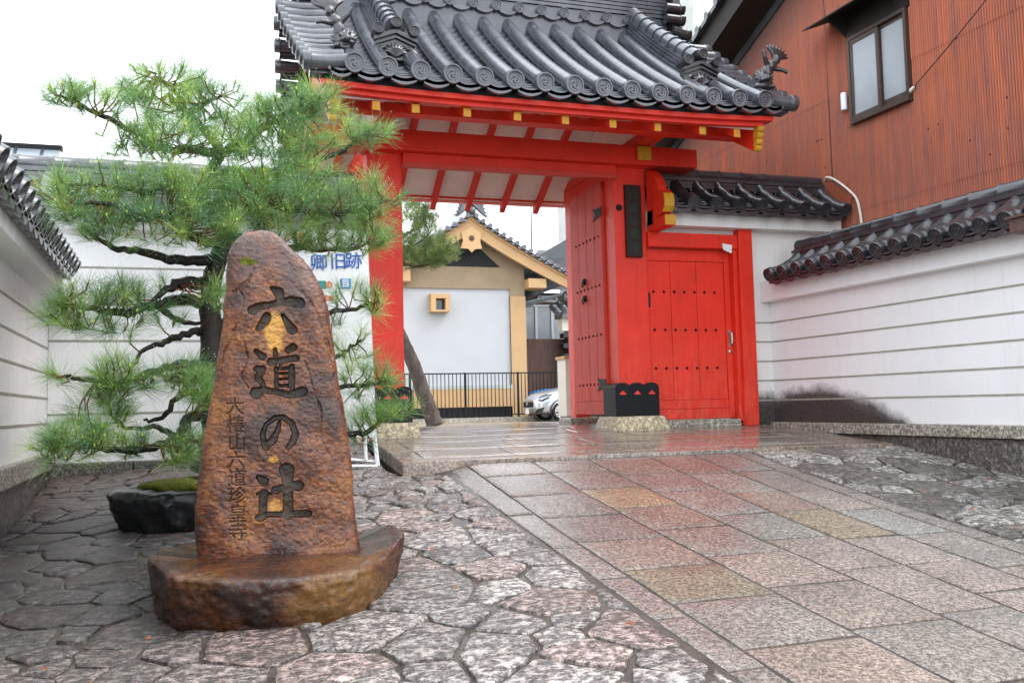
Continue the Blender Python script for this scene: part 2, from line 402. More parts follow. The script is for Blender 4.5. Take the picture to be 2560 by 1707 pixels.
def inset(poly,d):
    n=len(poly); c=sum(poly,Vector((0,0)))/n; out=[]
    for p in poly:
        v=c-p; L=v.length; out.append(p+v*min(.8,d/max(L,1e-6)))
    return out
def slab(mb,poly,zf,h=.0,dome=.0,edge=.012,seed=0,amp=.006,drop=.06,step=.07):
    o=rough_outline(poly,step,amp,seed); n=len(o); c=sum(o,Vector((0,0)))/n
    rad=min((p-c).length for p in o)
    i1=inset(o,edge); i2=inset(o,min(edge*3.5,rad*.5)); i3=inset(o,rad*.62)
    tilt=Vector((random.uniform(-1,1),random.uniform(-1,1)))*.012*(1 if dome else .25)
    def ring(pp,dz,na): return [(p.x,p.y,zf(p.x,p.y)+h+dz+(p-c).dot(tilt)+noise.noise(Vector((p.x*9,p.y*9,seed)))*na) for p in pp]
    mb.smooth=True
    b,_=mb.quadgrid([ring(o,-drop,0),ring(o,(-.005 if dome else -.004)-dome*.5,0),ring(i1,-.002-dome*.25,dome*.3),ring(i2,0,dome*.5),ring(i3,dome*.5,dome*.6)],True)
    k=mb.vert((c.x,c.y,zf(c.x,c.y)+h+dome*.6)); L=b+4*n
    for j in range(n): mb.face((L+j,L+(j+1)%n,k))
# path pavers (columns run up the ramp)
def colx(i,y):
    near=[1.757,1.935,2.50,3.02,3.40,3.83,4.21,4.38]; far=[1.615,1.80,2.34,2.84,3.40,3.82,4.21,4.38]
    t=(y-3.05)/(7.05-3.05); return near[i]+(far[i]-near[i])*t
mb=MB(); rnd=random.Random(11)
pal=[(.185,.153,.132),(.19,.153,.13),(.195,.167,.143),(.17,.154,.138),(.18,.157,.14),(.195,.146,.12),(.165,.149,.132)]
special={(2,2):(.215,.165,.115),(3,3):(.18,.175,.158),(1,3):(.13,.11,.10),(1,5):(.155,.135,.105),(4,3):(.21,.17,.125),(5,3):(.17,.165,.15)}
startj={0:[7.04,6.0,5.05,4.35,3.75,3.2,2.6,1.9],1:[7.04,6.55,5.75,5.25,4.65,4.05,3.60,2.95,2.35,1.8]}
for c in range(7):
    y=7.055 if c<4 else 7.055; k=0; js=[y]
    while y>1.2:
        y-=rnd.uniform(.56,.86) if c in(0,6) else rnd.uniform(.48,.70); js.append(y)
    if c==1: js=[7.055,6.62,6.0,5.42,4.86,4.30,3.78,3.22,2.6,1.9,1.2]
    if c==0: js=[7.055,5.55,4.78,4.20,3.62,3.05,2.5,1.8,1.2]
    if c==2: js=[7.055,6.65,6.1,5.55,5.0,4.42,3.88,3.3,2.7,2.0,1.2]
    for k in range(len(js)-1):
        y1,y0=js[k],js[k+1]; g=.009
        x=lambda i,yy:colx(i,yy)
        if y0<1.0: continue
        sk=rnd.uniform(-.015,.015)
        poly=[(x(c,y0)+g,y0+g),(x(c+1,y0)-g,y0+g+sk),(x(c+1,y1)-g,y1-g+sk),(x(c,y1)+g,y1-g)]
        cc=pal[rnd.randrange(len(pal))]; 
        if c in(0,6): cc=(.17,.15,.135)
        if (c,k) in special: cc=special[(c,k)]
        v=rnd.uniform(.88,1.1); mb.col=tuple(q*v for q in cc)
        slab(mb,poly,lambda X,Y:.122*Y+rise(X,Y),h=.0035,seed=c*31+k,amp=.0045,edge=.008)
tag(mb.build('path',M['paver']),kind='structure')
# platform in front of and under the gate
def PZ(x,y): return .95+(min(y,9.6)-7.08)*.075 if y<9.6 else .95+2.52*.075-(y-9.6)*.008
mb=MB(); mb.col=(.40,.37,.34)
rowsY=[7.08,7.30,7.86,8.42,8.86,9.35,9.9,10.5,11.2,12.0,12.9]
mb2=MB()
mb2.box(1.30,5.98,7.10,9.0,.80,.92); mb2.box(1.30,6.0,9.0,13.2,.9,1.05)
tag(mb2.build('platform_bed',M['mortar']),kind='structure')
for r in range(len(rowsY)-1):
    y0,y1=rowsY[r],rowsY[r+1]; x=1.28; first=True
    while x<5.93:
        L=.22 if (first and r>0) else rnd.uniform(.75,1.35)
        if r==0: L=rnd.uniform(1.0,1.7)
        x1=min(5.94,x+L); 
        if 5.94-x1<.3: x1=5.94
        cc=rnd.choice([(.24,.20,.165),(.22,.195,.165),(.25,.22,.19),(.22,.175,.14)]); mb.col=cc
        slab(mb,[(x+.004,y0+.004),(x1-.004,y0+.004),(x1-.004,y1-.004),(x+.004,y1-.004)],PZ,seed=r*17+int(x*10),amp=.003,drop=.11 if r==0 or first else .05,edge=.008,step=.12)
        x=x1; first=False
tag(mb.build('platform',M['wetslab']),kind='structure')
# cobbles: irregular wet stones in mortar
def clip(poly,p,nrm):
    out=[]
    for i in range(len(poly)):
        a=poly[i]; b=poly[(i+1)%len(poly)]; da=(a-p).dot(nrm); db=(b-p).dot(nrm)
        if da<=0: out.append(a)
        if (da<0)!=(db<0) and abs(da-db)>1e-9: out.append(a+(b-a)*(da/(da-db)))
    return out
def cobbles(name,region,inside,spf,colf,seed):
    rg=random.Random(seed); x0,x1,y0,y1=region; pts=[]
    for tries in range(9000):
        p=Vector((rg.uniform(x0,x1),rg.uniform(y0,y1)))
        d=spf(p.x,p.y)*rg.choice((.5,.7,.9,1.1,1.5))
        if all(((p.x-q[0].x)**2*.7+(p.y-q[0].y)**2*1.15)>((d+q[1])*.5)**2 for q in pts): pts.append((p,d))
    mb=MB()
    P=[q[0] for q in pts]
    for i,(p,d) in enumerate(pts):
        poly=[p+Vector(v) for v in ((-.6,-.6),(.6,-.6),(.6,.6),(-.6,.6))]
        for j,q in enumerate(P):
            if i==j or (q-p).length>1.1: continue
            n=(q-p); m=p+n*(d/(d+pts[j][1])); poly=clip(poly,m,n.normalized())
            if len(poly)<3: break
        if len(poly)<3: continue
        for (bp,bn) in inside(p):
            poly=clip(poly,bp,bn)
            if len(poly)<3: break
        if len(poly)<3: continue
        c=sum(poly,Vector((0,0)))/len(poly)
        gap=rg.choice((.006,.008,.011,.016))
        # true inset by clipping each edge
        q=poly
        for a in range(len(poly)):
            A=poly[a]; B=poly[(a+1)%len(poly)]; e=B-A
            if e.length<1e-4: continue
            nn=Vector((e.y,-e.x)).normalized()
            if (c-A).dot(nn)>0: nn=-nn
            q=clip(q,A-nn*gap,nn)
            if len(q)<3: break
        if len(q)<3: continue
        ar=abs(sum(q[k].x*q[(k+1)%len(q)].y-q[(k+1)%len(q)].x*q[k].y for k in range(len(q))))/2
        if ar<.004: continue
        # soften the corners
        qq=[]
        for k in range(len(q)):
            A=q[k]; B=q[(k+1)%len(q)]; e=(B-A)
            f=.05 if e.length>.06 else .2
            qq+= [A+e*f,A+e*(1-f)]
        mb.col=colf(c.x,c.y,rg)
        slab(mb,qq,G,h=rg.uniform(-.004,.008),dome=rg.uniform(.001,.004),edge=.006,seed=i*1.7,amp=.013,step=.035)
    return tag(mb.build(name,M['cobble'],sharp=50),kind='structure')
AL=-radians(3.2)*-1  # alley walls lean 3.2 degrees to the left of the gate normal
def lwx(y): return -1.60-(y-9.03)*math.tan(radians(3.2))
def rwx(y): return 5.96-(y-9.03)*math.tan(radians(3.2))
def insL(p):
    out=[(Vector((colx(0,p.y)-.01,p.y)),Vector((1,.034))) if p.y<7.1 else (Vector((1.27,p.y)),Vector((1,0)))]
    if p.y<7.1: out.append((Vector((0,7.075)),Vector((0,1)))) if p.x>1.28 else None
    out.append((Vector((lwx(p.y)+.03,p.y)),Vector((-1,-.056)))); out.append((Vector((0,8.93)),Vector((0,1))))
    return [o for o in out if o]
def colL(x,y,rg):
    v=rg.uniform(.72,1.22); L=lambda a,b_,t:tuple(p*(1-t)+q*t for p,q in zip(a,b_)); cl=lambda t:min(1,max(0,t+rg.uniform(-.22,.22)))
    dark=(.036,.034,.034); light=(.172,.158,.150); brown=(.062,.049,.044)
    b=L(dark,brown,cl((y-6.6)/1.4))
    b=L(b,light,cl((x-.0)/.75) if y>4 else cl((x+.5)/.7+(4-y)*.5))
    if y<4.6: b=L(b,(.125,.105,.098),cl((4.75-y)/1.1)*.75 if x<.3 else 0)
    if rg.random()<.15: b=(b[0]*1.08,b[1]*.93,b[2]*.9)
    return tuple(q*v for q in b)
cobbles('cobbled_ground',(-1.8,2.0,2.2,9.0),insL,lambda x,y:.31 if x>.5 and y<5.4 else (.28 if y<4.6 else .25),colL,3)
def insR(p):
    return [(Vector((4.42,p.y)),Vector((-1,0))),(Vector((0,7.05)),Vector((0,1))),(Vector((rwx(p.y)-.06,p.y)),Vector((1,.056)))]
def colR(x,y,rg):
    v=rg.uniform(.8,1.2); b=(.10,.092,.082) if rg.random()<.55 else (.19,.182,.168); return tuple(q*v for q in b)
cobbles('cobbled_verge',(4.4,6.4,2.5,7.0),insR,lambda x,y:.36,colR,8)
# ---------------- plastered boundary walls ----------------
def frame_al(p0,dx,dy):
    "matrix: local x along dir, y = outward (towards viewer side), z up"
    return Matrix(((dx[0],dy[0],0,p0[0]),(dx[1],dy[1],0,p0[1]),(0,0,1,0),(0,0,0,1)))
def tile_disc(mb,c,ax,r,tomoe=True):
    ax=Vector(ax).normalized(); x=Vector((0,0,1))-ax*ax.z; x.normalize(); y=ax.cross(x)
    m=Matrix(((x.x,y.x,ax.x,c[0]),(x.y,y.y,ax.y,c[1]),(x.z,y.z,ax.z,c[2]),(0,0,0,1)))
    mb.lathe([(r*.9,-.05),(r,-.045),(r,.012),(r*.97,.018),(r*.84,.018),(r*.80,.004),(r*.66,.002),(r*.64,.007),(r*.58,.007),(r*.56,.001),(.0005,.001)],m,18)
    if tomoe:
        for k in range(3):
            a0=2*pi*k/3; pp=[];rr=[]
            for i in range(6):
                a=a0+i*.36; q=r*(.20+.052*i); pp.append(m@Vector((q*cos(a),q*sin(a),.004))); rr.append(r*(.13-.02*i))
            mb.tube(pp,rr,5,squash=.7)
def pan_end(mb,c,ax,side,w_,h=.05,layers=3):
    "hanging crescent eave tile between two round tiles"
    c=Vector(c); ax=Vector(ax).normalized(); side=Vector(side).normalized()
    for L in range(layers):
        rows=[[],[],[],[]]
        for i in range(7):
            t=-1+2*i/6; sag=-(1-t*t)*.035; up=Vector((0,0,1))
            p=c+side*(t*w_/2)+up*sag-ax*(.022*L)+up*(.024*L)
            hh=h if L==0 else .014
            rows[0].append(p-ax*.10); rows[1].append(p); rows[2].append(p-up*hh); rows[3].append(p-up*hh-ax*.10)
        mb.smooth=True; mb.quadgrid(rows)
def wall_roof(parent,p0,d,nrm,L,ez,eo,rz,sp,r,start=0.05,mat=None,both=True,capr=.075,name='tiled_coping'):
    "small tiled roof along a wall. p0 start on wall face line, d along, nrm outward"
    d=Vector(d+(0,)) if len(d)==2 else Vector(d); nn=Vector(nrm+(0,)) if len(nrm)==2 else Vector(nrm); p0=Vector((p0[0],p0[1],0)); up=Vector((0,0,1))
    mb=MB(); hw=.20 # ridge line sits hw behind the face
    rc=p0-nn*hw
    sides=[(nn,eo+hw)]+([(-nn,eo+hw)] if both else [])
    for si,(sn,reach) in enumerate(sides):
        k=0; x=start
        top=rz-.22
        while x<L:
            a=rc+d*x+sn*reach+up*ez; b_=rc+d*x+sn*.08+up*(top)
            n=7; pts=[];rr=[]
            for i in range(n):
                t=i/(n-1); p=a.lerp(b_,t); p.z-=.03*sin(pi*t); pts+= [p]; rr.append(r*.86)
                if i<n-1 and i%2==1: p2=p.lerp(a.lerp(b_,(i+.12)/(n-1)),1.); p2.z=p.z; pts.append(p2); rr.append(r*.92)
            mb.tube(pts,rr,12,cap=False)
            ax=(a-b_); ax.z*=.85
            if si==0: tile_disc(mb,a+ax.normalized()*.01,ax,r)
            # pan column between tubes
            if x+sp<L+.2:
                pc=a+d*(sp/2)-up*(r*.35)
                if si==0: pan_end(mb,pc+ax.normalized()*-.01-up*.02,ax,d,sp*.8)
                for q in range(5):
                    t0=q/5; t1=(q+1)/5+.03
                    A=a.lerp(b_,t0)+d*(sp/2)-up*(r*.45-.02); B=a.lerp(b_,min(1,t1))+d*(sp/2)-up*(r*.45+.012)
                    rws=[]
                    for P_ in (A-up*.02,A,B):
                        rws.append([P_+d*(sp*.5*u)-up*((1-u*u)*.03) for u in (-1,-.5,0,.5,1)])
                    mb.smooth=True; mb.quadgrid(rws)
            x+=sp; k+=1
    # under-layer board and ridge
    sm=mb.smooth
    R=frame_al((rc.x,rc.y),(d.x,d.y),(nn.x,nn.y))
    rd=eo+hw-.06
    poly=[R@Vector((0,rd,ez-.09)),R@Vector((0,rd,ez-.05)),R@Vector((0,.05,rz-.34)),R@Vector((0,-.05,rz-.34)),R@Vector((0,-rd,ez-.05)),R@Vector((0,-rd,ez-.09))]
    mb.smooth=False; mb.prism(poly,d*L)
    o=mb.build(name,mat or M['tiledark'],parent)
    mb=MB()
    # stacked ridge courses
    for i,(hh,ww) in enumerate(((.0,.13),(.045,.115),(.09,.12))):
        z0=rz-.26+hh; mb.box(0,L,-ww,ww,z0,z0+.034,R); mb.box(.01,L-.01,-ww+.02,ww-.02,z0+.034,z0+.046,R)
    # cap: lengths of round tile
    x=0
    while x<L:
        l=min(.30,L-x)
        mb.tube([R@Vector((x,0,rz-.085)),R@Vector((x+.02,0,rz-.085)),R@Vector((x+.03,0,rz-.085)),R@Vector((x+l,0,rz-.085))],[capr*1.1,capr*1.1,capr,capr],14,up=(0,0,1)); x+=.30
    mb.build('ridge_cap',mat or M['tiledark'],o)
    return o
def plaster_wall(parent,p0,d,nrm,L,z0,z1,th,lines,band,pm,pr=.13):
    R=frame_al(p0,d,nrm)
    mb=MB(); mb.box(0,L,-th,0,z0,z1,R); 
    # projecting band below the eaves
    mb.box(-.002,L+.002,-th-.13,pr,band[0],band[1],R)
    a=mb.build('plaster',pm,parent,bevel=.006)
    mb=MB()
    for z in lines: mb.box(0,L,-.01,.004,z-.009,z+.009,R)
    if lines: mb.build('incised_line',M['line'],parent)
    return R
aw=(sin(-radians(3.2))*-1,0)
dal=(sin(radians(3.2)),-cos(radians(3.2)))       # towards the viewer along the alley walls
nl=(cos(radians(3.2)),sin(radians(3.2)))          # left wall faces right
# left alley wall
Wl=empty('boundary_wall',(lwx(5)-.1,5,.4),'white plastered wall running along the left edge, low grey stone footing and tiled coping','wall')
R=plaster_wall(Wl,(-1.60,9.03),dal,nl,7.5,1.05,2.66,.4,(2.212,1.99,1.765,1.54,1.315),(2.42,2.585),M['plaster'],.19)
mb=MB(); 
for i in range(8): mb.box(i*.95+.004,i*.95+.946,-.45,.055,.905,1.052,R)
mb.build('coping_stone',M['granite'],Wl,bevel=.008)
mb=MB()
for i in range(11): mb.box(i*.7+.003,i*.7+.697,-.42,.02,-.2,.902,R)
mb.build('footing',M['granitedark'],Wl,bevel=.01)
wall_roof(Wl,(-1.60+sin(radians(3.2))*.75,9.03-.75),dal,nl,6.6,2.615,.28,3.08,.218,.080,mat=M['tile'])
# right alley wall
Wr=empty('boundary_wall',(rwx(5)+.1,5,.5),'white plastered wall running along the right edge with black mould stain and tiled coping','wall')
nr=(-nl[0],-nl[1])
R=plaster_wall(Wr,(5.96,9.03),dal,nr,6.5,1.12,2.75,.4,(2.267,2.045,1.82,1.599,1.374),(2.50,2.74),M['plasterR'])
mb=MB(); 
for i,(a,b_) in enumerate(((0,1.9),(1.9,3.45),(3.45,5.0),(5.0,6.5))): mb.box(a+.003,b_-.003,-.45,.075,1.015-.0*i,1.125,R)
mb.build('coping_stone',M['granite'],Wr,bevel=.01)
mb=MB()
for a,b_ in ((0,1.2),(1.2,2.35),(2.35,3.3),(3.3,4.6),(4.6,6.5)): mb.box(a+.003,b_-.003,-.42,.03,.2,1.012,R)
mb.build('footing',M['granitedark'],Wr,bevel=.014)
wall_roof(Wr,(5.96+sin(radians(3.2))*.32,9.03-.32),dal,nr,6.0,2.76,.30,3.19,.234,.078,start=.10,mat=M['tiledark'])
# small wooden lamp box on the right wall
# back wall left of the gate
Wb=empty('boundary_wall',(-.4,9.1,.8),'white plastered wall behind the pine, left of the red gate, with grey tiled coping','wall')
R=plaster_wall(Wb,(-1.60,9.03),(1,0),(0,-1),2.92,.95,3.25,.35,(2.743,2.402,2.062,1.731,1.392),(3.08,3.24),M['plaster'])
mb=MB(); mb.box(-3.1,-1.61,9.05,9.36,.9,3.3); mb.build('plaster_return',M['plaster'],Wb)
mb=MB()
for i in range(4): mb.box(i*.73+.003,i*.73+.727,-.4,.05,.70,.952,R)
mb.build('footing',M['granitedark'],Wb,bevel=.012)
wall_roof(Wb,(-3.1,9.03),(1,0),(0,-1),4.4,3.30,.30,3.82,.285,.085,start=.05,mat=M['tile'],capr=.085)
# wicket wall right of the gate
Ws=empty('door_wall',(5.2,9.1,1.1),'white wall section right of the gate holding the small red side door, own tiled roof','wall')
mb=MB()
mb.box(5.70,6.95,9.03,9.33,1.0,3.5); mb.box(4.41,5.70,9.06,9.33,3.27,3.5)
mb.box(4.42,6.87,8.87,9.45,3.33,3.50)
mb.build('plaster',M['plasterS'],Ws,bevel=.006)
mb=MB()
for z in (2.267,2.045,1.82,1.599,1.374): mb.box(5.705,5.96,9.026,9.05,z-.009,z+.009)
mb.build('incised_line',M['line'],Ws)
mb=MB(); mb.box(5.70,6.4,8.96,9.03,1.0,1.10); mb.build('footing',M['granitedark'],Ws,bevel=.01)
wall_roof(Ws,(4.55,9.03),(1,0),(0,-1),2.30,3.56,.33,4.08,.281,.080,start=.0,mat=M['tiledark'])
# door frame and door
mb=MB(); mb.box(5.53,5.705,8.95,9.2,1.095,3.335); mb.box(4.412,5.528,8.98,9.2,3.108,3.27); mb.box(5.48,5.53,9.0,9.2,1.15,3.105)
mb.build('door_frame',M['reddoor'],Ws,bevel=.006)
mb=MB(); mb.box(4.45,5.50,9.0,9.25,1.09,1.175); mb.build('door_sill',M['granite'],Ws,bevel=.006)
mb=MB()
xs_=[4.425,4.722,5.05,5.405]
for i in range(3): mb.box(xs_[i]+.003,xs_[i+1]-.003,9.100,9.14,1.40,2.965)
mb.box(4.425,5.478,9.112,9.145,1.18,3.10)
mb.box(5.408,5.478,9.088,9.14,1.19,3.10); mb.box(4.425,5.405,9.088,9.14,2.968,3.10); mb.box(4.425,5.405,9.092,9.14,1.30,1.397); mb.box(4.425,5.405,9.080,9.14,1.185,1.297)
door=mb.build('side_door',M['reddoor'],Ws,bevel=.004)
def stud(mb,c,ax,r=.018):
    ax=Vector(ax); x=Vector((0,0,1)); y=ax.cross(x); c=Vector(c)
    b=len(mb.v)
    for a,b2 in ((1,0),(0,1),(-1,0),(0,-1)): mb.v.append(tuple(c+x*a*r+y*b2*r))
    mb.v.append(tuple(c+ax*.016))
    for k in range(4): mb.face((b+k,b+(k+1)%4,b+4))
for z in (2.617,2.186,1.756):
    for i in range(7):
        mb=MB(); stud(mb,(4.508+i*.1283,9.098,z),(0,-1,0),.0205); mb.build('stud',M['iron'],door)
mb=MB(); mb.tube([(5.445,9.087,2.17),(5.445,9.04,2.15),(5.445,9.035,2.09),(5.445,9.04,2.03),(5.445,9.087,2.01)],.011,8); mb.box(5.428,5.462,9.078,9.089,1.99,2.19)
mb.build('handle',M['steel'],door)
mb=MB(); mb.lathe([(.002,.022),(.012,.022),(.022,.016),(.026,0)],Matrix.Translation((5.44,9.09,1.94))@Matrix.Rotation(pi/2,4,'X'),14); mb.build('keyhole',M['steel'],door)
mb=MB(); mb.box(4.428,4.452,9.07,9.12,2.44,2.60); mb.build('hinge',M['iron'],door)
mb=MB(); mb.prism([(5.33,8.972,3.165),(5.455,8.972,3.15),(5.445,8.972,3.055),(5.34,8.972,3.095)],(0,.006,0)); mb.build('paper_notice',M['white'],Ws)
# ---------------- the gate ----------------
GT=empty('temple_gate',(2.84,9.1,1.1),'vermilion wooden temple gate with curved grey tiled roof and an open door leaf','gate')
def post(x0,x1):
    mb=MB(); mb.box(x0,x1,9.03,9.30,1.235,4.0); p=mb.build('post',M['red'],GT,bevel=.008)
    mb=MB(); a,b_=x0-.07,x1+.07; zt=1.60; pts=[]
    n=3; ww=(b_-a)/n
    pts=[(a,8.99,1.236),(b_,8.99,1.236)]; top=[]
    for k in range(n):
        cx=a+ww*(k+.5)
        for i in range(9):
            t=i/8*pi; top.append((cx-cos(t)*ww/2,8.99,zt-.05+sin(t)*.05))
    pts+=top[::-1]
    mb.prism(pts,(0,.34,0)); s=mb.build('iron_shoe',M['iron'],p,bevel=.003)
    mb=MB()
    for k in range(n):
        mb=MB(); cx=a+ww*(k+.5); mb.prism([(cx-.045,8.986,1.475),(cx-.02,8.986,1.495),(cx,8.986,1.515),(cx+.02,8.986,1.495),(cx+.045,8.986,1.475),(cx,8.986,1.468)],(0,.006,0)); mb.build('cutout',M['red'],s)
    mb=MB(); A=[(x0-.09,8.92),(x1+.10,8.92),(x1+.10,9.42),(x0-.09,9.42)]; B=[(x0-.17,8.86),(x1+.15,8.86),(x1+.15,9.48),(x0-.17,9.48)]
    b0=len(mb.v); mb.v+= [(x,y,1.04) for x,y in B]+[(x,y,1.235) for x,y in A]
    for q in ((0,1,5,4),(1,2,6,5),(2,3,7,6),(3,0,4,7),(4,5,6,7)): mb.face(q)
    mb.build('base_stone',M['basestone'],p,bevel=.015)
    return p
post(1.306,1.665); pR=post(4.03,4.412)
# plaque hung on the right post
mb=MB(); mb.box(4.150,4.340,8.985,9.028,2.985,3.79); pq=mb.build('name_plaque',M['plaquew'],pR,bevel=.004)
mb=MB()
for i,ch in enumerate('六道珍皇寺'):
    text_mb(mb,ch,.12,Matrix.Translation((4.245,8.982,3.68-i*.145))@Matrix.Rotation(pi/2,4,'X'),bold=.002)
mb.build('lettering',M['greenink'],pq)
mb=MB(); mb.lathe([(.002,.03),(.02,.028),(.034,.014),(.036,0)],Matrix.Translation((4.088,9.03,3.535))@Matrix.Rotation(pi/2,4,'X'),16); mb.build('nail_cover',M['iron'],pR)
mb=MB()
for X in (1.40,4.16):
    pass
# rear posts
for X in (1.25,4.22):
    mb=MB(); mb.box(X,X+.2,10.85,11.05,1.12,4.0); p=mb.build('rear_post',M['red'],GT,bevel=.008)
    mb=MB(); mb.box(X-.13,X+.30,10.72,11.17,1.0,1.21); mb.build('base_stone',M['granite'],p,bevel=.03)
# beams
mb=MB(); mb.box(.70,4.98,8.85,9.15,3.985,4.195); mb.build('cross_beam',M['red'],GT,bevel=.008)
mb=MB(); mb.box(1.667,4.028,8.94,9.10,3.885,3.984); mb.build('lintel',M['red'],GT,bevel=.006)
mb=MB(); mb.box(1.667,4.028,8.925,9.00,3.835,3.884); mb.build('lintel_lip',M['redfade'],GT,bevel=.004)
for X in (1.34,4.226):
    mb=MB(); mb.box(X,X+.165,8.80,11.1,4.02,4.175); t=mb.build('tie_beam',M['red'],GT,bevel=.006)
    mb=MB(); mb.box(X,X+.165,8.797,8.80,4.022,4.173); mb.build('beam_end',M['yellow'],t)
    mb=MB(); mb.prism([(X,8.10,4.19),(X,8.10,4.30),(X,11.1,4.30),(X,11.1,4.185),(X,8.75,4.185),(X,8.45,4.175)],(.165,0,0)); t=mb.build('bracket_arm',M['red'],GT,bevel=.005)
    mb=MB(); mb.box(X,X+.165,8.096,8.10,4.192,4.298); mb.build('arm_end',M['yellow'],t)
    # gable infill
    mb=MB(); mb.prism([(X+.06,8.25,4.30),(X+.06,10.95,4.30),(X+.06,9.6,4.97)],(.04,0,0)); mb.build('gable_panel',M['soffit'],GT)
def raf(Y): return 4.045+.50*(Y-7.8)   # rafter bottom
mb=MB(); mb.box(.78,5.03,8.06,8.20,4.095,4.183); mb.build('eave_purlin',M['red'],GT,bevel=.005)
mb=MB(); mb.box(.80,5.0,9.52,9.68,4.75,4.92); mb.build('ridge_purlin',M['red'],GT)
RX=[.86,1.203,1.554,2.025,2.5,2.97,3.451,3.921,4.406,4.788]
for x in RX:
    mb=MB(); a=.036
    zt=lambda Y:4.0+.50*(Y-7.8)
    mb.prism([(x-a,7.70,3.982),(x-a,7.70,4.064),(x-a,9.6,5.012),(x-a,9.6,4.93)],(2*a,0,0))
    r_=mb.build('rafter',M['red'],GT,bevel=.003)
    mb=MB(); mb.box(x-a+.002,x+a-.002,7.696,7.6995,3.985,4.062); mb.build('rafter_end',M['yellow'],r_)
    mb=MB(); mb.prism([(x-a,11.4,3.957),(x-a,11.4,4.04),(x-a,9.6,5.012),(x-a,9.6,4.93)],(2*a,0,0)); mb.build('rafter',M['red'],GT,bevel=.003)
mb=MB()
mb.prism([(.80,7.72,4.076),(.80,7.72,4.10),(.80,9.6,5.04),(.80,9.6,5.014)],(4.22,0,0)); mb.prism([(.80,11.33,4.08),(.80,11.33,4.10),(.80,9.6,5.04),(.80,9.6,5.014)],(4.22,0,0)); mb.build('soffit',M['soffit'],GT)
def sori(x): 
    t=abs(x-2.95)/2.3; return .045*max(0,t-.35)**2*2.2
def strip(name,y0,y1,z0,z1,mat,x0=.75,x1=5.10,rear=False):
    mb=MB(); rows=[[],[],[],[]]
    for i in range(25):
        x=x0+(x1-x0)*i/24; s_=sori(x); Y0,Y1=(y0,y1) if not rear else (19.2-y0,19.2-y1)
        for k,(yy,zz) in enumerate(((Y0,z0),(Y0,z1),(Y1,z1),(Y1,z0))): rows[k].append((x,yy,zz+s_))
    mb.quadgrid(rows+[rows[0]])
    b_=len(mb.v)-25*5
    mb.face((b_,b_+25,b_+50,b_+75)); mb.face((b_+24,b_+49,b_+74,b_+99))
    return mb.build(name,mat,GT)
for rear in (False,True):
    strip('tile_batten',7.60,7.72,4.150,4.235,M['black'],.74,5.12,rear)
    strip('eave_board',7.585,7.72,4.105,4.149,M['red'],.72,5.14,rear)
    strip('flying_eave_board',7.64 if not rear else 7.86,7.71 if not rear else 7.93,4.066 if not rear else 4.09,4.104 if not rear else 4.15,M['red'],.80,5.05,rear)
# tiled slopes
def surf(x,Y,side=0):
    "centre height of round tiles at distance Y, both slopes about ridge Y=9.6"
    s_=(Y-7.5) if Y<=9.6 else (19.2-Y-7.5)
    e=max(0,1-s_/1.2); return 4.285+.585*s_+.06*s_*s_+sori(x)*e
TX=[.99+.2853*i for i in range(15)]
for side in (0,1):
    mb=MB(); fy=(lambda s_:7.5+s_) if side==0 else (lambda s_:11.7-s_)
    sg=-1 if side==0 else 1
    for ti,x in enumerate(TX):
        pts=[];rr=[]; n=9; smax=2.0
        for i in range(n):
            s0=smax*i/n; s1=smax*(i+1)/n
            for s_,r_ in ((s0,.0655),(s0+.003,.0700),(s0+(s1-s0)*.5,.0704),(s1-.003,.0708)):
                Y=fy(s_); pts.append((x,Y,surf(x,Y))); rr.append(r_)
        # pan-out at the eave end
        rr[0]=.072
        mb.tube(pts,rr,12,cap=False,up=(1,0,0))
        Y=fy(0); tile_disc(mb,(x,Y+sg*.015,surf(x,Y)),(0,sg,-.12),.088)
    xs2=[TX[0]-.22]+TX+[TX[-1]+.22]
    for i in range(len(xs2)-1):
        xa,xb=xs2[i],xs2[i+1]; xc=(xa+xb)/2; w2=(xb-xa)/2
        Y=fy(0); pan_end(mb,(xc,Y+sg*.0,surf(xc,Y)-.045),(0,sg,-.1),(1,0,0),(xb-xa)*.78,h=.055,layers=4)
        n=15
        for q in range(n):
            s0=2.0*q/n; s1=2.0*(q+1)/n+.03
            rws=[]
            for s_,dz in ((s0,-.025),(s0,.012),(s1,-.022)):
                Y=fy(s_); z=surf(xc,Y)-.045+dz
                rws.append([(xc+w2*u,Y,z-(1-u*u)*.04) for u in (-1,-.6,-.2,.2,.6,1)])
            mb.smooth=True; mb.quadgrid(rws)
    # solid bed under tiles
    rws=[]
    for s_ in [0.06+1.98*i/8 for i in range(9)]:
        Y=fy(s_); rws.append([(.72,Y,surf(.9,Y)-.10),(5.14,Y,surf(5,Y)-.10)])
    mb.smooth=False; mb.quadgrid(rws)
    mb.build('roof_slope',M['tile'],GT,sharp=35)
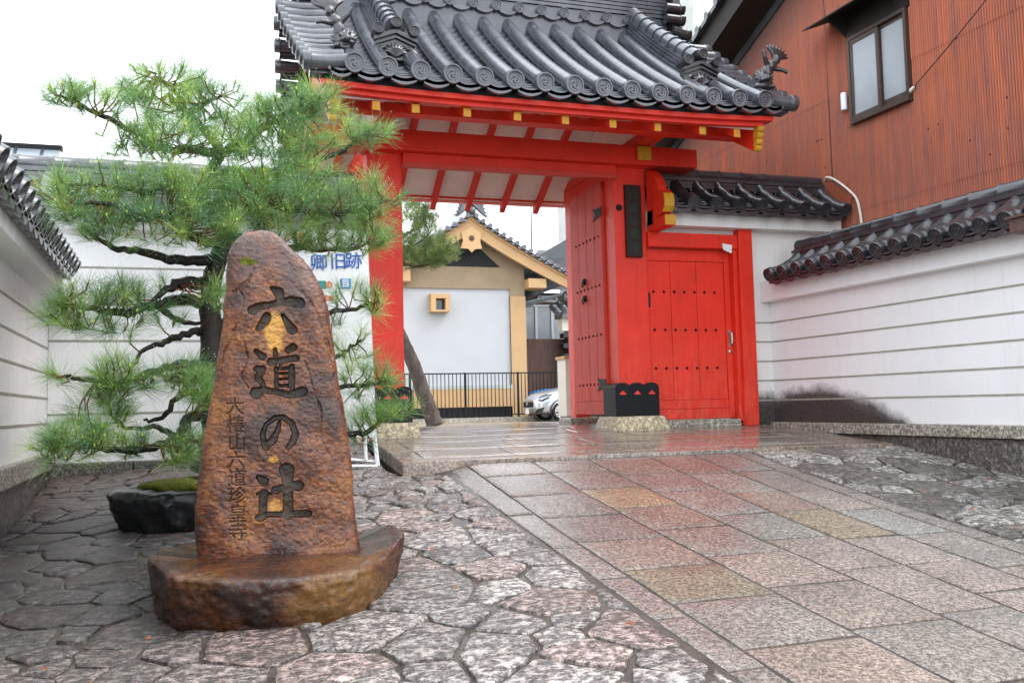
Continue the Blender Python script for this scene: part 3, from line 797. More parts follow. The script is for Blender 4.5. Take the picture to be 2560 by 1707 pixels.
# verge tiles pointing sideways
for sx in (-1,1):
    mb=MB()
    for side in (0,1):
        for i in range(10):
            s_=.04+i*.205; Y=(7.5+s_) if side==0 else 11.7-s_
            fl=.15*min(1,s_/2); 
            if sx<0: xin=.93; xo=.60-fl
            else: xin=5.04; xo=5.33+fl
            z=surf(xin,Y)-.01
            mb.tube([(xin,Y,z+.012),((xin+xo)/2,Y,z-.012),(xo-sx*.03,Y,z-.012),(xo,Y,z-.012)],[.064,.066,.072,.076],12,cap=False)
            tile_disc(mb,(xo+sx*.012,Y,z-.012),(sx,0,0),.080)
            mb.smooth=False; mb.box(min(xin,xo+sx*-.03),max(xin,xo+sx*-.03),Y+.03,Y+.17,z-.10,z-.06)
    mb.build('verge_tiles',M['tile'],GT)
    # barge board: black batten, red board, yellow scalloped foot
    X=.74 if sx<0 else 5.06; 
    mb=MB(); P=[]
    for Y in [7.6+.25*i for i in range(17)]: 
        P.append((Y,surf(1,Y)-.10))
    Q=[(Y,z-.10) for Y,z in P]
    mb.prism([(X,y,z) for y,z in P]+[(X,y,z) for y,z in Q[::-1]],(.06,0,0)); mb.build('verge_batten',M['black'],GT)
    mb=MB(); lo=[]; hi=[]
    for i in range(17):
        Y=7.735+(11.465-7.735)*i/16; s_=abs(Y-9.6)/1.865; top=4.13+(.50*(1.865-abs(Y-9.6))); hi.append((Y,top)); lo.append((Y,top-(.24+.04*(1-s_)) if s_<.80 else top-.25-.02*(s_-.8)/.2))
    X2=.80 if sx<0 else 5.0
    mb.prism([(X2,y,z) for y,z in hi]+[(X2,y,z) for y,z in lo[::-1]],(.055,0,0)); bb=mb.build('barge_board',M['red'],GT,bevel=.004)
    mb=MB(); rows=[]
    top=(7.655,4.12); bot=(7.655,3.79)
    prof=[]
    for k in range(4):
        z1=4.11-.062*k
        for i in range(5): prof.append((7.655+.05*k*.35-.020*sin(pi*i/4)+.0,z1-.062*i/4))
    mb.prism([(X2-.004,7.70+.03,4.11)]+[(X2-.004,y,z) for y,z in prof]+[(X2-.004,7.735,3.862)],(.063,0,0)); mb.build('board_foot',M['yellow'],bb)
# main ridge
mb=MB()
for sg,Yd in ((-1,9.42),(1,9.78)):
    for i in range(16):
        x=.95+.27*i
        if x>4.95: break
        tile_disc(mb,(x,Yd,5.875),(0,sg,-.05),.062)
        if i<15: pan_end(mb,(x+.135,Yd,5.845),(0,sg,0),(1,0,0),.2,.03,2)
mb.smooth=False
mb.box(.80,4.98,9.46,9.74,5.45,5.95)
for k in range(9):
    z=5.955+k*.05; mb.box(.78+.004*k,5.0-.004*k,9.44+.004*k,9.76-.004*k,z,z+.036); mb.box(.80,4.98,9.47,9.73,z+.036,z+.05)
x=.76
while x<4.9: mb.tube([(x,9.6,6.45),(x+.03,9.6,6.45),(x+.035,9.6,6.45),(x+.30,9.6,6.45)],[.10,.10,.088,.088],14); x+=.30
mr=mb.build('ridge',M['tile'],GT)
for sx,X in ((-1,.76),(1,5.02)):
    mb=MB(); mb.prism([(X,9.38,5.72),(X,9.34,6.2),(X,9.45,6.45),(X,9.6,6.62),(X,9.75,6.45),(X,9.86,6.2),(X,9.82,5.72)],(sx*.09,0,0))
    for y,z in ((9.40,6.30),(9.80,6.30),(9.6,6.60),(9.36,5.92),(9.84,5.92),(9.36,6.05)): tile_disc(mb,(X+sx*.12,y,z),(sx,0,0),.07); mb.tube([(X-sx*.1,y,z),(X+sx*.10,y,z)],.062,12)
    mb.tube([(X+sx*.0,9.40,5.80),(X+sx*.2,9.40,5.76)],.07,12); tile_disc(mb,(X+sx*.21,9.4,5.76),(sx,0,0),.078)
    mb.build('ridge_end_tile',M['tilecarve'],mr,bevel=.004)
# descending ridges with end ornaments
def desc(X,side):
    fy=(lambda s_:7.5+s_) if side==0 else (lambda s_:11.7-s_); sg=-1 if side==0 else 1
    mb=MB()
    S_=[.52+1.42*i/10 for i in range(11)]
    def lift(s_): return .03+.03*(s_/2)
    for k,(h0,h1,ww) in enumerate(((0,.035,.125),(.045,.08,.115),(.09,.125,.105),(.135,.165,.095),(.175,.205,.088))):
        a=[];b_=[];c=[];d_=[]
        for s_ in S_:
            Y=fy(s_); z=surf(X,Y)+lift(s_); 
            a.append((X-ww,Y,z+h0)); b_.append((X-ww,Y,z+h1)); c.append((X+ww,Y,z+h1)); d_.append((X+ww,Y,z+h0))
        mb.quadgrid([a,b_,c,d_,a])
        e=[a[0],b_[0],c[0],d_[0]]; b0=len(mb.v); mb.v+=e; mb.face((b0,b0+1,b0+2,b0+3))
    core=[[(X-.07,fy(s_),surf(X,fy(s_))-.06),(X-.07,fy(s_),surf(X,fy(s_))+.22),(X+.07,fy(s_),surf(X,fy(s_))+.22),(X+.07,fy(s_),surf(X,fy(s_))-.06)] for s_ in S_]
    mb.quadgrid(core,True)
    for i in range(9):
        s0=.5+i*.165; s1=s0+.172; pts=[(X,fy(s),surf(X,fy(s))+lift(s)+.235) for s in (s0,s0+.025,s0+.03,s1)]
        mb.tube(pts,[.098,.098,.082,.084],14,up=(1,0,0))
    o=mb.build('descending_ridge',M['tile'],GT,sharp=35)
    Y0=fy(.46); z0=surf(X,Y0)-.02; t=.10*sg
    mb=MB()
    mb.prism([(X-.21,Y0,z0),(X+.21,Y0,z0),(X+.185,Y0,z0+.17),(X+.17,Y0,z0+.20),(X,Y0,z0+.30),(X-.17,Y0,z0+.20),(X-.185,Y0,z0+.17)],(0,-t,0))
    mb.prism([(X-.20,Y0+t*.3,z0+.165),(X,Y0+t*.3,z0+.245),(X+.20,Y0+t*.3,z0+.165),(X+.20,Y0+t*.3,z0+.20),(X,Y0+t*.3,z0+.285),(X-.20,Y0+t*.3,z0+.20)],(0,-t*.6,0))
    mb.prism([(X-.18,Y0+t*.25,z0+.13),(X,Y0+t*.25,z0+.20),(X+.18,Y0+t*.25,z0+.13),(X+.18,Y0+t*.25,z0+.145),(X,Y0+t*.25,z0+.22),(X-.18,Y0+t*.25,z0+.145)],(0,-t*.5,0))
    for dx,dz in ((-.165,.265),(0,.335),(.165,.265)):
        mb.tube([(X+dx,Y0-t*1.4,z0+dz+.005),(X+dx,Y0+t*.3,z0+dz)],.044,12); tile_disc(mb,(X+dx,Y0+t*.5,z0+dz),(0,sg,0),.052)
    # carved leaf relief
    for k in range(9):
        a=-1.25+2.5*k/8; mb.tube([(X,Y0+t*.05,z0+.03),(X+sin(a)*.07,Y0+t*.22,z0+.05+cos(a)*.05),(X+sin(a)*.14,Y0+t*.05,z0+.03+abs(cos(a))*.13)],[.014,.02,.004],6)
    mb.tube([(X-.18,Y0,z0+.06),(X-.13,Y0+t*.2,z0+.10),(X-.08,Y0+t*.1,z0+.12)],[.03,.02,.006],8); mb.tube([(X+.18,Y0,z0+.06),(X+.13,Y0+t*.2,z0+.10),(X+.08,Y0+t*.1,z0+.12)],[.03,.02,.006],8)
    mb.build('ridge_end_ornament',M['tilecarve'],o,bevel=.004)
for X in (1.43,4.56):
    for sd_ in (0,1): desc(X,sd_)
# guardian lions on the corner tiles
def lion(c,lean,flip):
    mb=MB(); c=Vector(c); R_=Matrix.Rotation(lean,4,'Y')
    def P(x,y,z): return c+(R_@Vector((x*flip*1.3,y*1.2,z*1.03)))
    E=lambda p,r:mb.ell(P(*p),r,10)
    E((0,-.01,.03),(.10,.085,.045))
    E((-.02,-.05,.10),(.062,.06,.055)); E((-.02,-.10,.085),(.038,.03,.03)); E((-.055,-.085,.135),(.016,.012,.016)); E((.015,-.085,.135),(.016,.012,.016))
    E((.0,.0,.20),(.06,.06,.085)); E((.01,.0,.29),(.065,.055,.06)); E((-.05,-.07,.045),(.03,.05,.02)); E((.055,-.06,.045),(.03,.05,.02))
    E((.03,-.01,.37),(.045,.045,.05))
    for k in range(15):
        a=2*pi*k/15; mb.tube([P(-.02+cos(a)*.04,-.03,.11+sin(a)*.04),P(-.02+cos(a)*.075,-.02,.115+sin(a)*.075),P(-.02+cos(a)*.105,.0,.14+sin(a)*.095)],[.02,.014,.003],6)
    for k in range(8):
        a=-1.2+2.4*k/7; mb.tube([P(.02,0,.36),P(.02+sin(a)*.05,-.01,.41+cos(a)*.03),P(.015+sin(a)*.10,.0,.42+cos(a)*.085),P(.03+sin(a)*.12,.01,.45+cos(a)*.09)],[.026,.022,.014,.003],6)
    mb.tube([P(.03,-.01,.27),P(.10,-.03,.29),P(.145,-.04,.285)],[.03,.022,.018],8)
    mb.tube([P(-.03,-.01,.27),P(-.085,-.04,.31),P(-.12,-.05,.36)],[.03,.022,.015],8)
    o=mb.build('guardian_lion',M['tilecarve'],GT)
    m=o.modifiers.new('fuse','REMESH'); m.mode='VOXEL'; m.voxel_size=.0085; m.use_smooth_shade=True
lion((.955,7.86,4.53),-.25,-1); lion((5.19,7.86,4.55),.42,1)
# sleeve roof end boards beside each main post
for sx,X in ((1,4.42),(-1,1.18)):
    mb=MB(); pr=[(9.02,3.98),(8.9,3.93),(8.80,3.84),(8.74,3.74),(8.72,3.68),(8.66,3.67),(8.60,3.62),(8.575,3.55),(8.58,3.48),(8.63,3.42),(8.70,3.40),(9.02,3.36)]
    if sx<0: pr=[(y,z-.22) for y,z in pr]
    mb.prism([(X,y,z) for y,z in pr],(.11,0,0)); o=mb.build('carved_bracket',M['red'],GT,bevel=.006)
    mb=MB(); e=[]
    for (y,z) in pr[1:10]: e.append((X+.0,y,z))
    rows=[[(X-.003,y-.004,z) for _,y,z in e],[(X+.113,y-.004,z) for _,y,z in e]]
    e2=e[5:]; rows2=[[(X-.003,y+.012,z-.003) for _,y,z in e2],[(X-.003,y-.004,z) for _,y,z in e2],[(X+.113,y-.004,z) for _,y,z in e2],[(X+.113,y+.012,z-.003) for _,y,z in e2]]
    mb.quadgrid(rows2); mb.build('bracket_edge',M['yellow'],o)
    dz=0 if sx>0 else -.22
    mb=MB(); mb.box(X,X+.13,8.59,9.03,3.27+dz,3.385+dz); o2=mb.build('bracket_beam',M['red'],GT,bevel=.004)
    mb=MB(); mb.box(X+.002,X+.128,8.586,8.59,3.273+dz,3.382+dz); mb.build('beam_end',M['yellow'],o2)
# door leaves folded open inwards
def leaf(X,t,face):
    y0,y1=9.32,10.30; z0,z1=1.255,3.90
    mb=MB(); 
    q=[y0,y0+.22,y0+.47,y0+.72,y1]
    for i in range(4): mb.box(X,X+t,q[i]+.003,q[i+1]-.003,z0+.15,z1)
    mb.box(X+.008,X+t-.008,y0,y1,z0,z1-.01); mb.box(X-.012,X+t+.012,y0+.02,y1-.02,z0+.0,z0+.145)
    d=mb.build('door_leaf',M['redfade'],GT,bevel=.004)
    fx=X if face<0 else X+t; ax=(face,0,0)
    for z in (3.285,2.723,2.16,1.60):
        for i in range(7):
            mb=MB(); stud(mb,(fx,9.42+.115*i,z),ax,.018); mb.build('stud',M['iron'],d)
    mb=MB()
    for z in (2.82,2.62): 
        mb=MB(); mb.lathe([(.002,.035),(.02,.035),(.035,.02),(.042,0)],Matrix.Translation((fx,9.86,z))@Matrix.Rotation(face*pi/2,4,'Y'),14)
        mb.tube([(fx+face*.03,9.86+.03*sin(a),z-.03+.035*cos(a)) for a in [2*pi*i/12 for i in range(13)]],.007,6); mb.build('door_knocker',M['iron'],d)
    for z in (3.55,1.60):
        mb=MB(); f=fx+face*.004
        mb.prism([(f,9.30,z-.05),(f,9.45,z-.055),(f,9.55,z-.075),(f,9.50,z-.03),(f,9.47,z),(f,9.52,z+.035),(f,9.56,z+.07),(f,9.45,z+.055),(f,9.30,z+.05)],(face*.008,0,0)); mb.build('hinge_strap',M['iron'],d)
    return d
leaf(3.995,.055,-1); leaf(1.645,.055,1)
# ---------------- stone monument ----------------
A0=(340,540,2.24); A1=(340,1140,3.136)
zc=lambda A,x,y:(A[0]+x/A[2],A[1]+y/A[2])
YS=4.6
Lp=[zc(A0,*p) for p in [(545,140),(525,200),(510,290),(505,380),(495,480),(480,600),(465,720),(450,800),(430,950),(405,1100),(385,1250),(365,1400)]]+[zc(A1,*p) for p in [(500,150),(485,350),(472,600),(468,830)]]
Rp=[zc(A0,*p) for p in [(830,105),(880,165),(950,235),(990,290),(1030,370),(1060,450),(1085,540),(1105,650),(1130,800),(1150,950),(1170,1060),(1190,1200),(1215,1300),(1235,1450)]]+[zc(A1,*p) for p in [(1735,350),(1765,600),(1795,780),(1798,830)]]
Tp=[zc(A0,*p) for p in [(600,80),(640,58),(680,51),(720,52),(765,62),(800,82)]]
lw=[W(px,py,YS) for px,py in Lp]; rw_=[W(px,py,YS) for px,py in Rp]; tp=[W(px,py,YS) for px,py in Tp]
topz=max(p.z for p in tp); botz=.645
LZ=np.array([p.z for p in lw]+[tp[0].z,topz-.003]); LX=np.array([p.x for p in lw]+[tp[0].x,tp[2].x])
RZ=np.array([p.z for p in rw_]+[tp[4].z,topz-.003]); RXX=np.array([p.x for p in rw_]+[tp[4].x,tp[3].x])
o_=np.argsort(LZ); LZ,LX=LZ[o_],LX[o_]; o_=np.argsort(RZ); RZ,RXX=RZ[o_],RXX[o_]
def carve_strokes():
    out=[]
    def s(A,pts,wd,ends=None):
        P=[W(*zc(A,*p),YS) for p in pts]; sc=YS/2250/.955/A[2]
        wds=wd if hasattr(wd,'__len__') else [wd]*len(P)
        for i in range(len(P)-1): out.append((P[i].x,P[i].z,P[i+1].x,P[i+1].z,wds[i]*sc*.6,wds[i+1]*sc*.6))
    a=A0
    s(a,[(775,402),(812,425),(820,462)],[26,46,40]); s(a,[(668,525),(690,508),(800,488),(880,478),(930,488)],[46,38,30,44,50])
    s(a,[(748,562),(735,590),(695,635)],[38,44,26]); s(a,[(835,560),(862,600),(886,638)],[20,36,46])
    s(a,[(685,757),(722,788)],[22,36]); s(a,[(792,748),(795,780)],[20,26]); s(a,[(892,735),(862,752)],[36,30])
    s(a,[(768,818),(800,812),(910,796)],[38,30,32]); s(a,[(826,820),(818,850)],[18,14])
    s(a,[(797,852),(800,955)],[20,20]); s(a,[(885,845),(884,958)],[30,26]); s(a,[(797,856),(885,852)],[16,16]); s(a,[(800,950),(885,948)],[14,14])
    s(a,[(815,882),(872,880)],[12,12]); s(a,[(815,914),(872,912)],[12,12])
    s(a,[(690,855),(722,858),(698,905),(725,945)],[30,32,34,22]); s(a,[(686,990),(725,972),(800,985),(870,1002),(945,985)],[52,30,28,34,46])
    s(a,[(818,1150),(808,1200),(780,1255),(738,1295)],[12,24,34,30]); s(a,[(738,1298),(722,1225),(742,1165),(790,1130),(840,1128),(885,1160),(905,1215),(892,1262),(862,1298)],[26,22,20,22,26,28,30,30,20])
    b=A1
    s(b,[(978,160),(1020,195)],[30,60]); s(b,[(1200,108),(1207,200),(1210,452)],[92,60,64]); s(b,[(1115,262),(1180,240),(1290,228)],[52,40,70])
    s(b,[(972,292),(1080,290)],[24,16]); s(b,[(1022,290),(1015,360),(1012,445)],[56,50,46]); s(b,[(985,480),(1060,452),(1200,452),(1365,442)],[50,36,40,48])
    return out
def build_stele():
    NR,NS=620,460; rows=[]
    z=np.linspace(0,1,NR)
    # denser rows near the crown
    zz=botz+(topz-botz)*(1-(1-z)**1.15)
    xl=np.interp(zz,LZ,LX); xr=np.interp(zz,RZ,RXX)
    k=(zz-botz)/(topz-botz)
    cap=np.sqrt(np.clip(1-np.clip((k-.90)/.10,0,1)**2,0,1))
    th=(.15-.05*k)*np.clip(cap,.02,1)
    cx=(xl+xr)/2; hw=(xr-xl)/2*np.where(k>.985,np.clip(cap*2.2,.03,1),1)
    # section parameter: 62% of samples on the front face
    t=np.concatenate([np.linspace(-1,1,int(NS*.74)),None]) if 0 else None
    nf=int(NS*.72); nb=NS-nf
    uf=np.linspace(-1,1,nf); ub=np.linspace(1,-1,nb+2)[1:-1]
    e=5.0
    yf=-(1-np.abs(uf)**e)**(1/e); yb=(1-np.abs(ub)**2.4)**(1/2.4)
    # respread the front so the sides get vertices
    U=np.concatenate([uf,ub]); Yv=np.concatenate([yf,yb])
    X=cx[:,None]+hw[:,None]*U[None,:]; Yy=th[:,None]*Yv[None,:]; Z=np.repeat(zz[:,None],NS,1)
    # front surface leans: left edge turned slightly back
    P=np.stack([X,Yy,Z],-1).reshape(-1,3)
    n1=fbm(P,3.0,3,1); n2=fbm(P*np.array([1,1,1.3]),9,4,2); n3=fbm(P*np.array([1,1,1.5]),55,4,3)
    front=(np.concatenate([np.ones(nf),np.zeros(nb)])[None,:]*np.ones((NR,1))).ravel()
    nx=np.concatenate([np.sign(uf)*np.abs(uf)**(e*1.6),np.sign(ub)*np.abs(ub)**3])[None,:]*np.ones((NR,1)); ny=np.where(front>0,-(1-np.abs(nx.ravel()))**.5,(1-np.abs(nx.ravel()))**.5)
    nx=nx.ravel()
    d=.018*n1+.0048*n2+.0024*n3
    # facet ridge running down the right side
    # carving
    CX,CZ=P[:,0],P[:,2]; dep=np.zeros(len(P)); 
    sel=np.where(front>0)[0]; px_,pz_=CX[sel],CZ[sel]; jit=fbm(P[sel],30,3,8)*.002
    best=np.full(len(sel),9.)
    for (x0,z0,x1,z1,w0,w1) in carve_strokes():
        dx,dz=x1-x0,z1-z0; L2=dx*dx+dz*dz+1e-12
        tt=np.clip(((px_-x0)*dx+(pz_-z0)*dz)/L2,0,1); dist=np.hypot(px_-x0-tt*dx,pz_-z0-tt*dz)-(w0+(w1-w0)*tt)
        best=np.minimum(best,dist)
    m=np.clip(-(best+jit)/.0045,0,1); m=m*m*(3-2*m)
    dep[sel]=m*.032
    # small column of carved characters
    bg_=np.full(len(sel),9.)
    for line,wd in (([(890,392),(950,440),(1005,515),(1042,600),(1075,700),(1105,790),(1125,900)],9),([(520,425),(585,412),(640,360),(670,290)],7),([(585,412),(615,450),(600,540),(560,640)],5),([(480,870),(500,760),(540,690)],4),([(960,820),(1000,960),(1050,1100),(1040,1240),(1090,1330)],5),([(620,700),(640,800),(600,900),(640,960)],4)):
        Q_=[W(*zc(A0,*p),YS) for p in line]; sc=YS/2250/.955/2.24
        for i in range(len(Q_)-1):
            x0,z0,x1,z1=Q_[i].x,Q_[i].z,Q_[i+1].x,Q_[i+1].z; dx,dz=x1-x0,z1-z0
            tt=np.clip(((px_-x0)*dx+(pz_-z0)*dz)/(dx*dx+dz*dz),0,1); bg_=np.minimum(bg_,(np.hypot(px_-x0-tt*dx,pz_-z0-tt*dz)+jit*2.5)/(wd*sc))
    gro=np.exp(-bg_**2)*np.clip(.55+fbm(P[sel],16,3,77)*.9,0,1); dep[sel]+=gro*.010
    small=np.zeros(len(sel))
    for i,ch in enumerate('大椿山六道珍皇寺'):
        vs,fs=text_tris(ch,1.0); vs=np.array(vs)[:,:2]
        c0=(vs.min(0)+vs.max(0))/2; py=[932,974,1015,1056,1095,1136,1177,1219][i]*1.0884; px=[545,547,550,548,551,551,553,553][i]*1.0884
        q=W(px,py,YS); sc=36*1.0884*YS/2250/.955/1.0
        ext=max(vs.max(0)-vs.min(0)); vv=(vs-c0)/ext*sc+np.array([q.x,q.z])
        bx=np.where((px_>vv[:,0].min()-.005)&(px_<vv[:,0].max()+.005)&(pz_>vv[:,1].min()-.005)&(pz_<vv[:,1].max()+.005))[0]
        ax_,az_=px_[bx],pz_[bx]; ins=np.zeros(len(bx),bool)
        for f in fs:
            for k_ in range(1,len(f)-1):
                a,b_,c=vv[f[0]],vv[f[k_]],vv[f[k_+1]]
                s1=(b_[0]-a[0])*(az_-a[1])-(b_[1]-a[1])*(ax_-a[0]); s2=(c[0]-b_[0])*(az_-b_[1])-(c[1]-b_[1])*(ax_-b_[0]); s3=(a[0]-c[0])*(az_-c[1])-(a[1]-c[1])*(ax_-c[0])
                ins|=((s1>=0)&(s2>=0)&(s3>=0))|((s1<=0)&(s2<=0)&(s3<=0))
        small[bx[ins]]=1
    dep[sel]=np.maximum(dep[sel],small*.0085)
    cm=np.zeros(len(P)); cm[sel]=np.maximum(np.maximum(m,small*.85),gro*.3)
    P[:,0]+=nx*d; P[:,1]+=ny*d+dep
    # ochre patch and weathered crown
    q1=W(*zc(A0,800,640),YS); q2=W(*zc(A0,785,1362),YS); q3=W(*zc(A1,1110,385),YS); q4=W(*zc(A0,640,250),YS)
    def blob(q,rx,rz,s): return np.clip(1.6-1.6*(((P[:,0]-q.x)/rx)**2+((P[:,2]-q.z)/rz)**2)+s*.9,0,1)
    n4=fbm(P,14,3,5)
    och=np.maximum(blob(q1,.062,.115,n4),np.maximum(blob(q2,.028,.017,n4),blob(q3,.04,.04,n4)*.7)); och*=front
    pale=np.clip((P[:,2]-2.02+ (P[:,0]-.15)*.8)*4+n4*.6,0,1)*.9
    zmoss=blob(q4,.05,.022,n4*1.2)
    mb=MB(); mb.v=[tuple(p) for p in P]
    base=0
    idx=np.arange(NR*NS).reshape(NR,NS); a=idx[:-1]; b_=idx[1:]
    quads=np.stack([a,np.roll(a,-1,1),np.roll(b_,-1,1),b_],-1).reshape(-1,4)
    me=bpy.data.meshes.new('stele'); V=[tuple(p) for p in P]
    tc=P[-NS:].mean(0); V.append((tc[0],tc[1],tc[2]+.002)); F_=quads.tolist()+[(int(idx[-1,j]),int(idx[-1,(j+1)%NS]),NR*NS) for j in range(NS)]
    rot=Matrix.Rotation(radians(0),4,'Z')
    return V,F_,cm,och,pale,zmoss
mon=empty('stone_monument',(.25,4.62,.42),'tall rust-brown inscribed standing stone on a boat-shaped rock base, front left','monument')
V,F_,cm,och,pale,zm=build_stele()
cx_,cy_=.23,0
me=bpy.data.meshes.new('stele')
th_=radians(4)
L0=mon.location
VV=[]
for x,y,z in V:
    lean=(z-botz)*.015
    VV.append((x+0*y-L0.x+ y*.10,YS+.0+y+(x-cx_)*-.10-L0.y+lean+.10,z-L0.z))
me.from_pydata(VV,[],F_); me.materials.append(M['stele']); me.materials.append(M['mossm'])
ca=me.color_attributes.new('Col','FLOAT_COLOR','POINT'); cc=np.zeros((len(V),4)); cc[:len(cm),0]=cm; cc[:len(cm),1]=och; cc[:len(cm),2]=pale; cc[-1,2]=1; cc[:,3]=1
ca.data.foreach_set('color',cc.ravel())
mi=np.zeros(len(F_),int); zmf=np.array([zm[f[0]] for f in F_[:len(F_)-460]]); mi[:len(zmf)][zmf>.75]=1
me.polygons.foreach_set('material_index',mi); me.polygons.foreach_set('use_smooth',[True]*len(F_))
o=bpy.data.objects.new('stele',me); C.objects.link(o); o.parent=mon
# base rock
def rock(name,mat,parent,outline,zf_bot,ztop,bulge=.04,nz=14,seed=0,topf=None,sub=160,amp=.018,loc=None,colfn=None,prof=None,fine=.008):
    "outline: list of (x,y); vertical stack with profile, closed top"
    n=sub; pts=[Vector(p) for p in outline]; per=[0]
    for i in range(len(pts)): per.append(per[-1]+(pts[(i+1)%len(pts)]-pts[i]).length)
    ring=[]
    for k in range(n):
        t=per[-1]*k/n; i=max(j for j in range(len(pts)) if per[j]<=t+1e-9); f=(t-per[i])/(per[i+1]-per[i]); ring.append(pts[i].lerp(pts[(i+1)%len(pts)],f))
    for _ in range(1): ring=[(ring[i-1]+ring[i]*2+ring[(i+1)%n])/4 for i in range(n)]
    c=sum(ring,Vector((0,0)))/n
    P=[]
    pr=prof or [(0,.80),(.12,.90),(.3,.97),(.5,1.0),(.7,1.0),(.85,.985),(.95,.965),(1,.93)]
    zs=np.linspace(0,1,nz); tops=[.88,.7,.5,.3,.12]
    rings=[(zz_,float(np.interp(zz_,[a for a,_ in pr],[b for _,b in pr]))) for zz_ in zs]
    for zz_,s_ in rings:
        for p in ring:
            q=c+(p-c)*s_; zb=zf_bot(q.x,q.y); zt=ztop(q.x,q.y); P.append((q.x,q.y,zb+(zt-zb)*zz_))
    for s_ in tops:
        for p in ring:
            q=c+(p-c)*s_*pr[-1][1]; P.append((q.x,q.y,ztop(q.x,q.y)))
    P.append((c.x,c.y,ztop(c.x,c.y)))
    P=np.array(P); nr=nz+len(tops)
    dirs=P-np.array([c.x,c.y,P[:,2].mean()]); dirs[:,2]*=.5; nn=np.linalg.norm(dirs,axis=1)[:,None]; dirs=dirs/np.maximum(nn,1e-6)
    d=amp*fbm(P,4,3,seed)+amp*.7*fbm(P,11,4,seed+1)+fine*fbm(P,36,4,seed+2)
    k=np.ones(len(P)); k[nz*n:]=.35
    P=P+dirs*(d*k)[:,None]; P[nz*n:,2]+=d[nz*n:]*.4
    mb=MB(); mb.smooth=True; mb.v=[tuple(p) for p in P]
    for i in range(nr-1):
        for j in range(n):
            a=i*n+j; b_=i*n+(j+1)%n; mb.face((a,b_,b_+n,a+n))
    L=(nr-1)*n
    for j in range(n): mb.face((L+j,L+(j+1)%n,nr*n))
    if colfn:
        mb.c=[colfn(P[f[0]]) for f in mb.f]
    return mb.build(name,mat,parent,loc,sharp=75)
def basecol(p):
    g=max(0,min(1,(1.6-((p[0]-.47)/.20)**2-((p[2]-.54)/.12)**2)*1.3+noise.noise(Vector((p[0]*8,p[1]*8,p[2]*8)))*.8)) if p[1]<4.6 else 0
    pale_=max(0,min(1,.5+noise.noise(Vector((p[0]*5,p[1]*5,3)))*.8)) if p[2]>.63 and p[0]>.0 else 0
    return (0.0001,g*.40,pale_*.25)
def btop(x,y):
    z=.685-.02*min(1,max(0,(4.4-y)/.3))+.014*noise.noise(Vector((x*3,y*3,1)))
    if x<-.2: z+=.035*min(1,(-.2-x)/.12)
    if x>.66: z+=.05*min(1,(x-.66)/.16)
    return z
rock('plinth',M['plinth'],mon,[(-.375,4.66),(-.37,4.46),(-.28,4.24),(-.05,4.10),(.20,4.05),(.42,4.06),(.58,4.14),(.72,4.36),(.84,4.62),(.875,4.80),(.85,5.0),(.72,5.14),(.2,5.18),(-.25,5.10),(-.36,4.92)],lambda x,y:G(x,y)-.03,btop,nz=34,seed=11,sub=420,amp=.014,colfn=basecol,prof=[(0,.90),(.10,.925),(.3,.955),(.55,.985),(.8,1.0),(.94,1.0),(.98,.985),(1,.965)],fine=.007)
# ---------------- planter rock and moss ----------------
pl=rock('stone_planter',M['blackrock'],None,[(-.80,6.55),(-.72,6.25),(-.5,6.10),(-.2,6.05),(.12,6.12),(.30,6.35),(.32,6.65),(.1,6.9),(-.3,6.95),(-.65,6.85)],lambda x,y:G(x,y)-.02,lambda x,y:.885,nz=16,seed=21,sub=200,amp=.03,loc=(-.25,6.5,.62),prof=[(0,.80),(.3,.92),(.6,1.),(.85,1.0),(.95,.97),(1,.93)],fine=.006)
tag(pl,'low wet black rock planter half hidden behind the standing stone','planter')
def mosstop(x,y): return .90+.05*max(0,1-((x+.2)/.5)**2-((y-6.5)/.4)**2)
mo=rock('moss',M['mossm'],pl,[(-.62,6.5),(-.45,6.28),(-.15,6.22),(.1,6.28),(.2,6.5),(.1,6.75),(-.25,6.8),(-.5,6.7)],lambda x,y:.86,mosstop,nz=6,seed=31,sub=120,amp=.02,fine=.012)
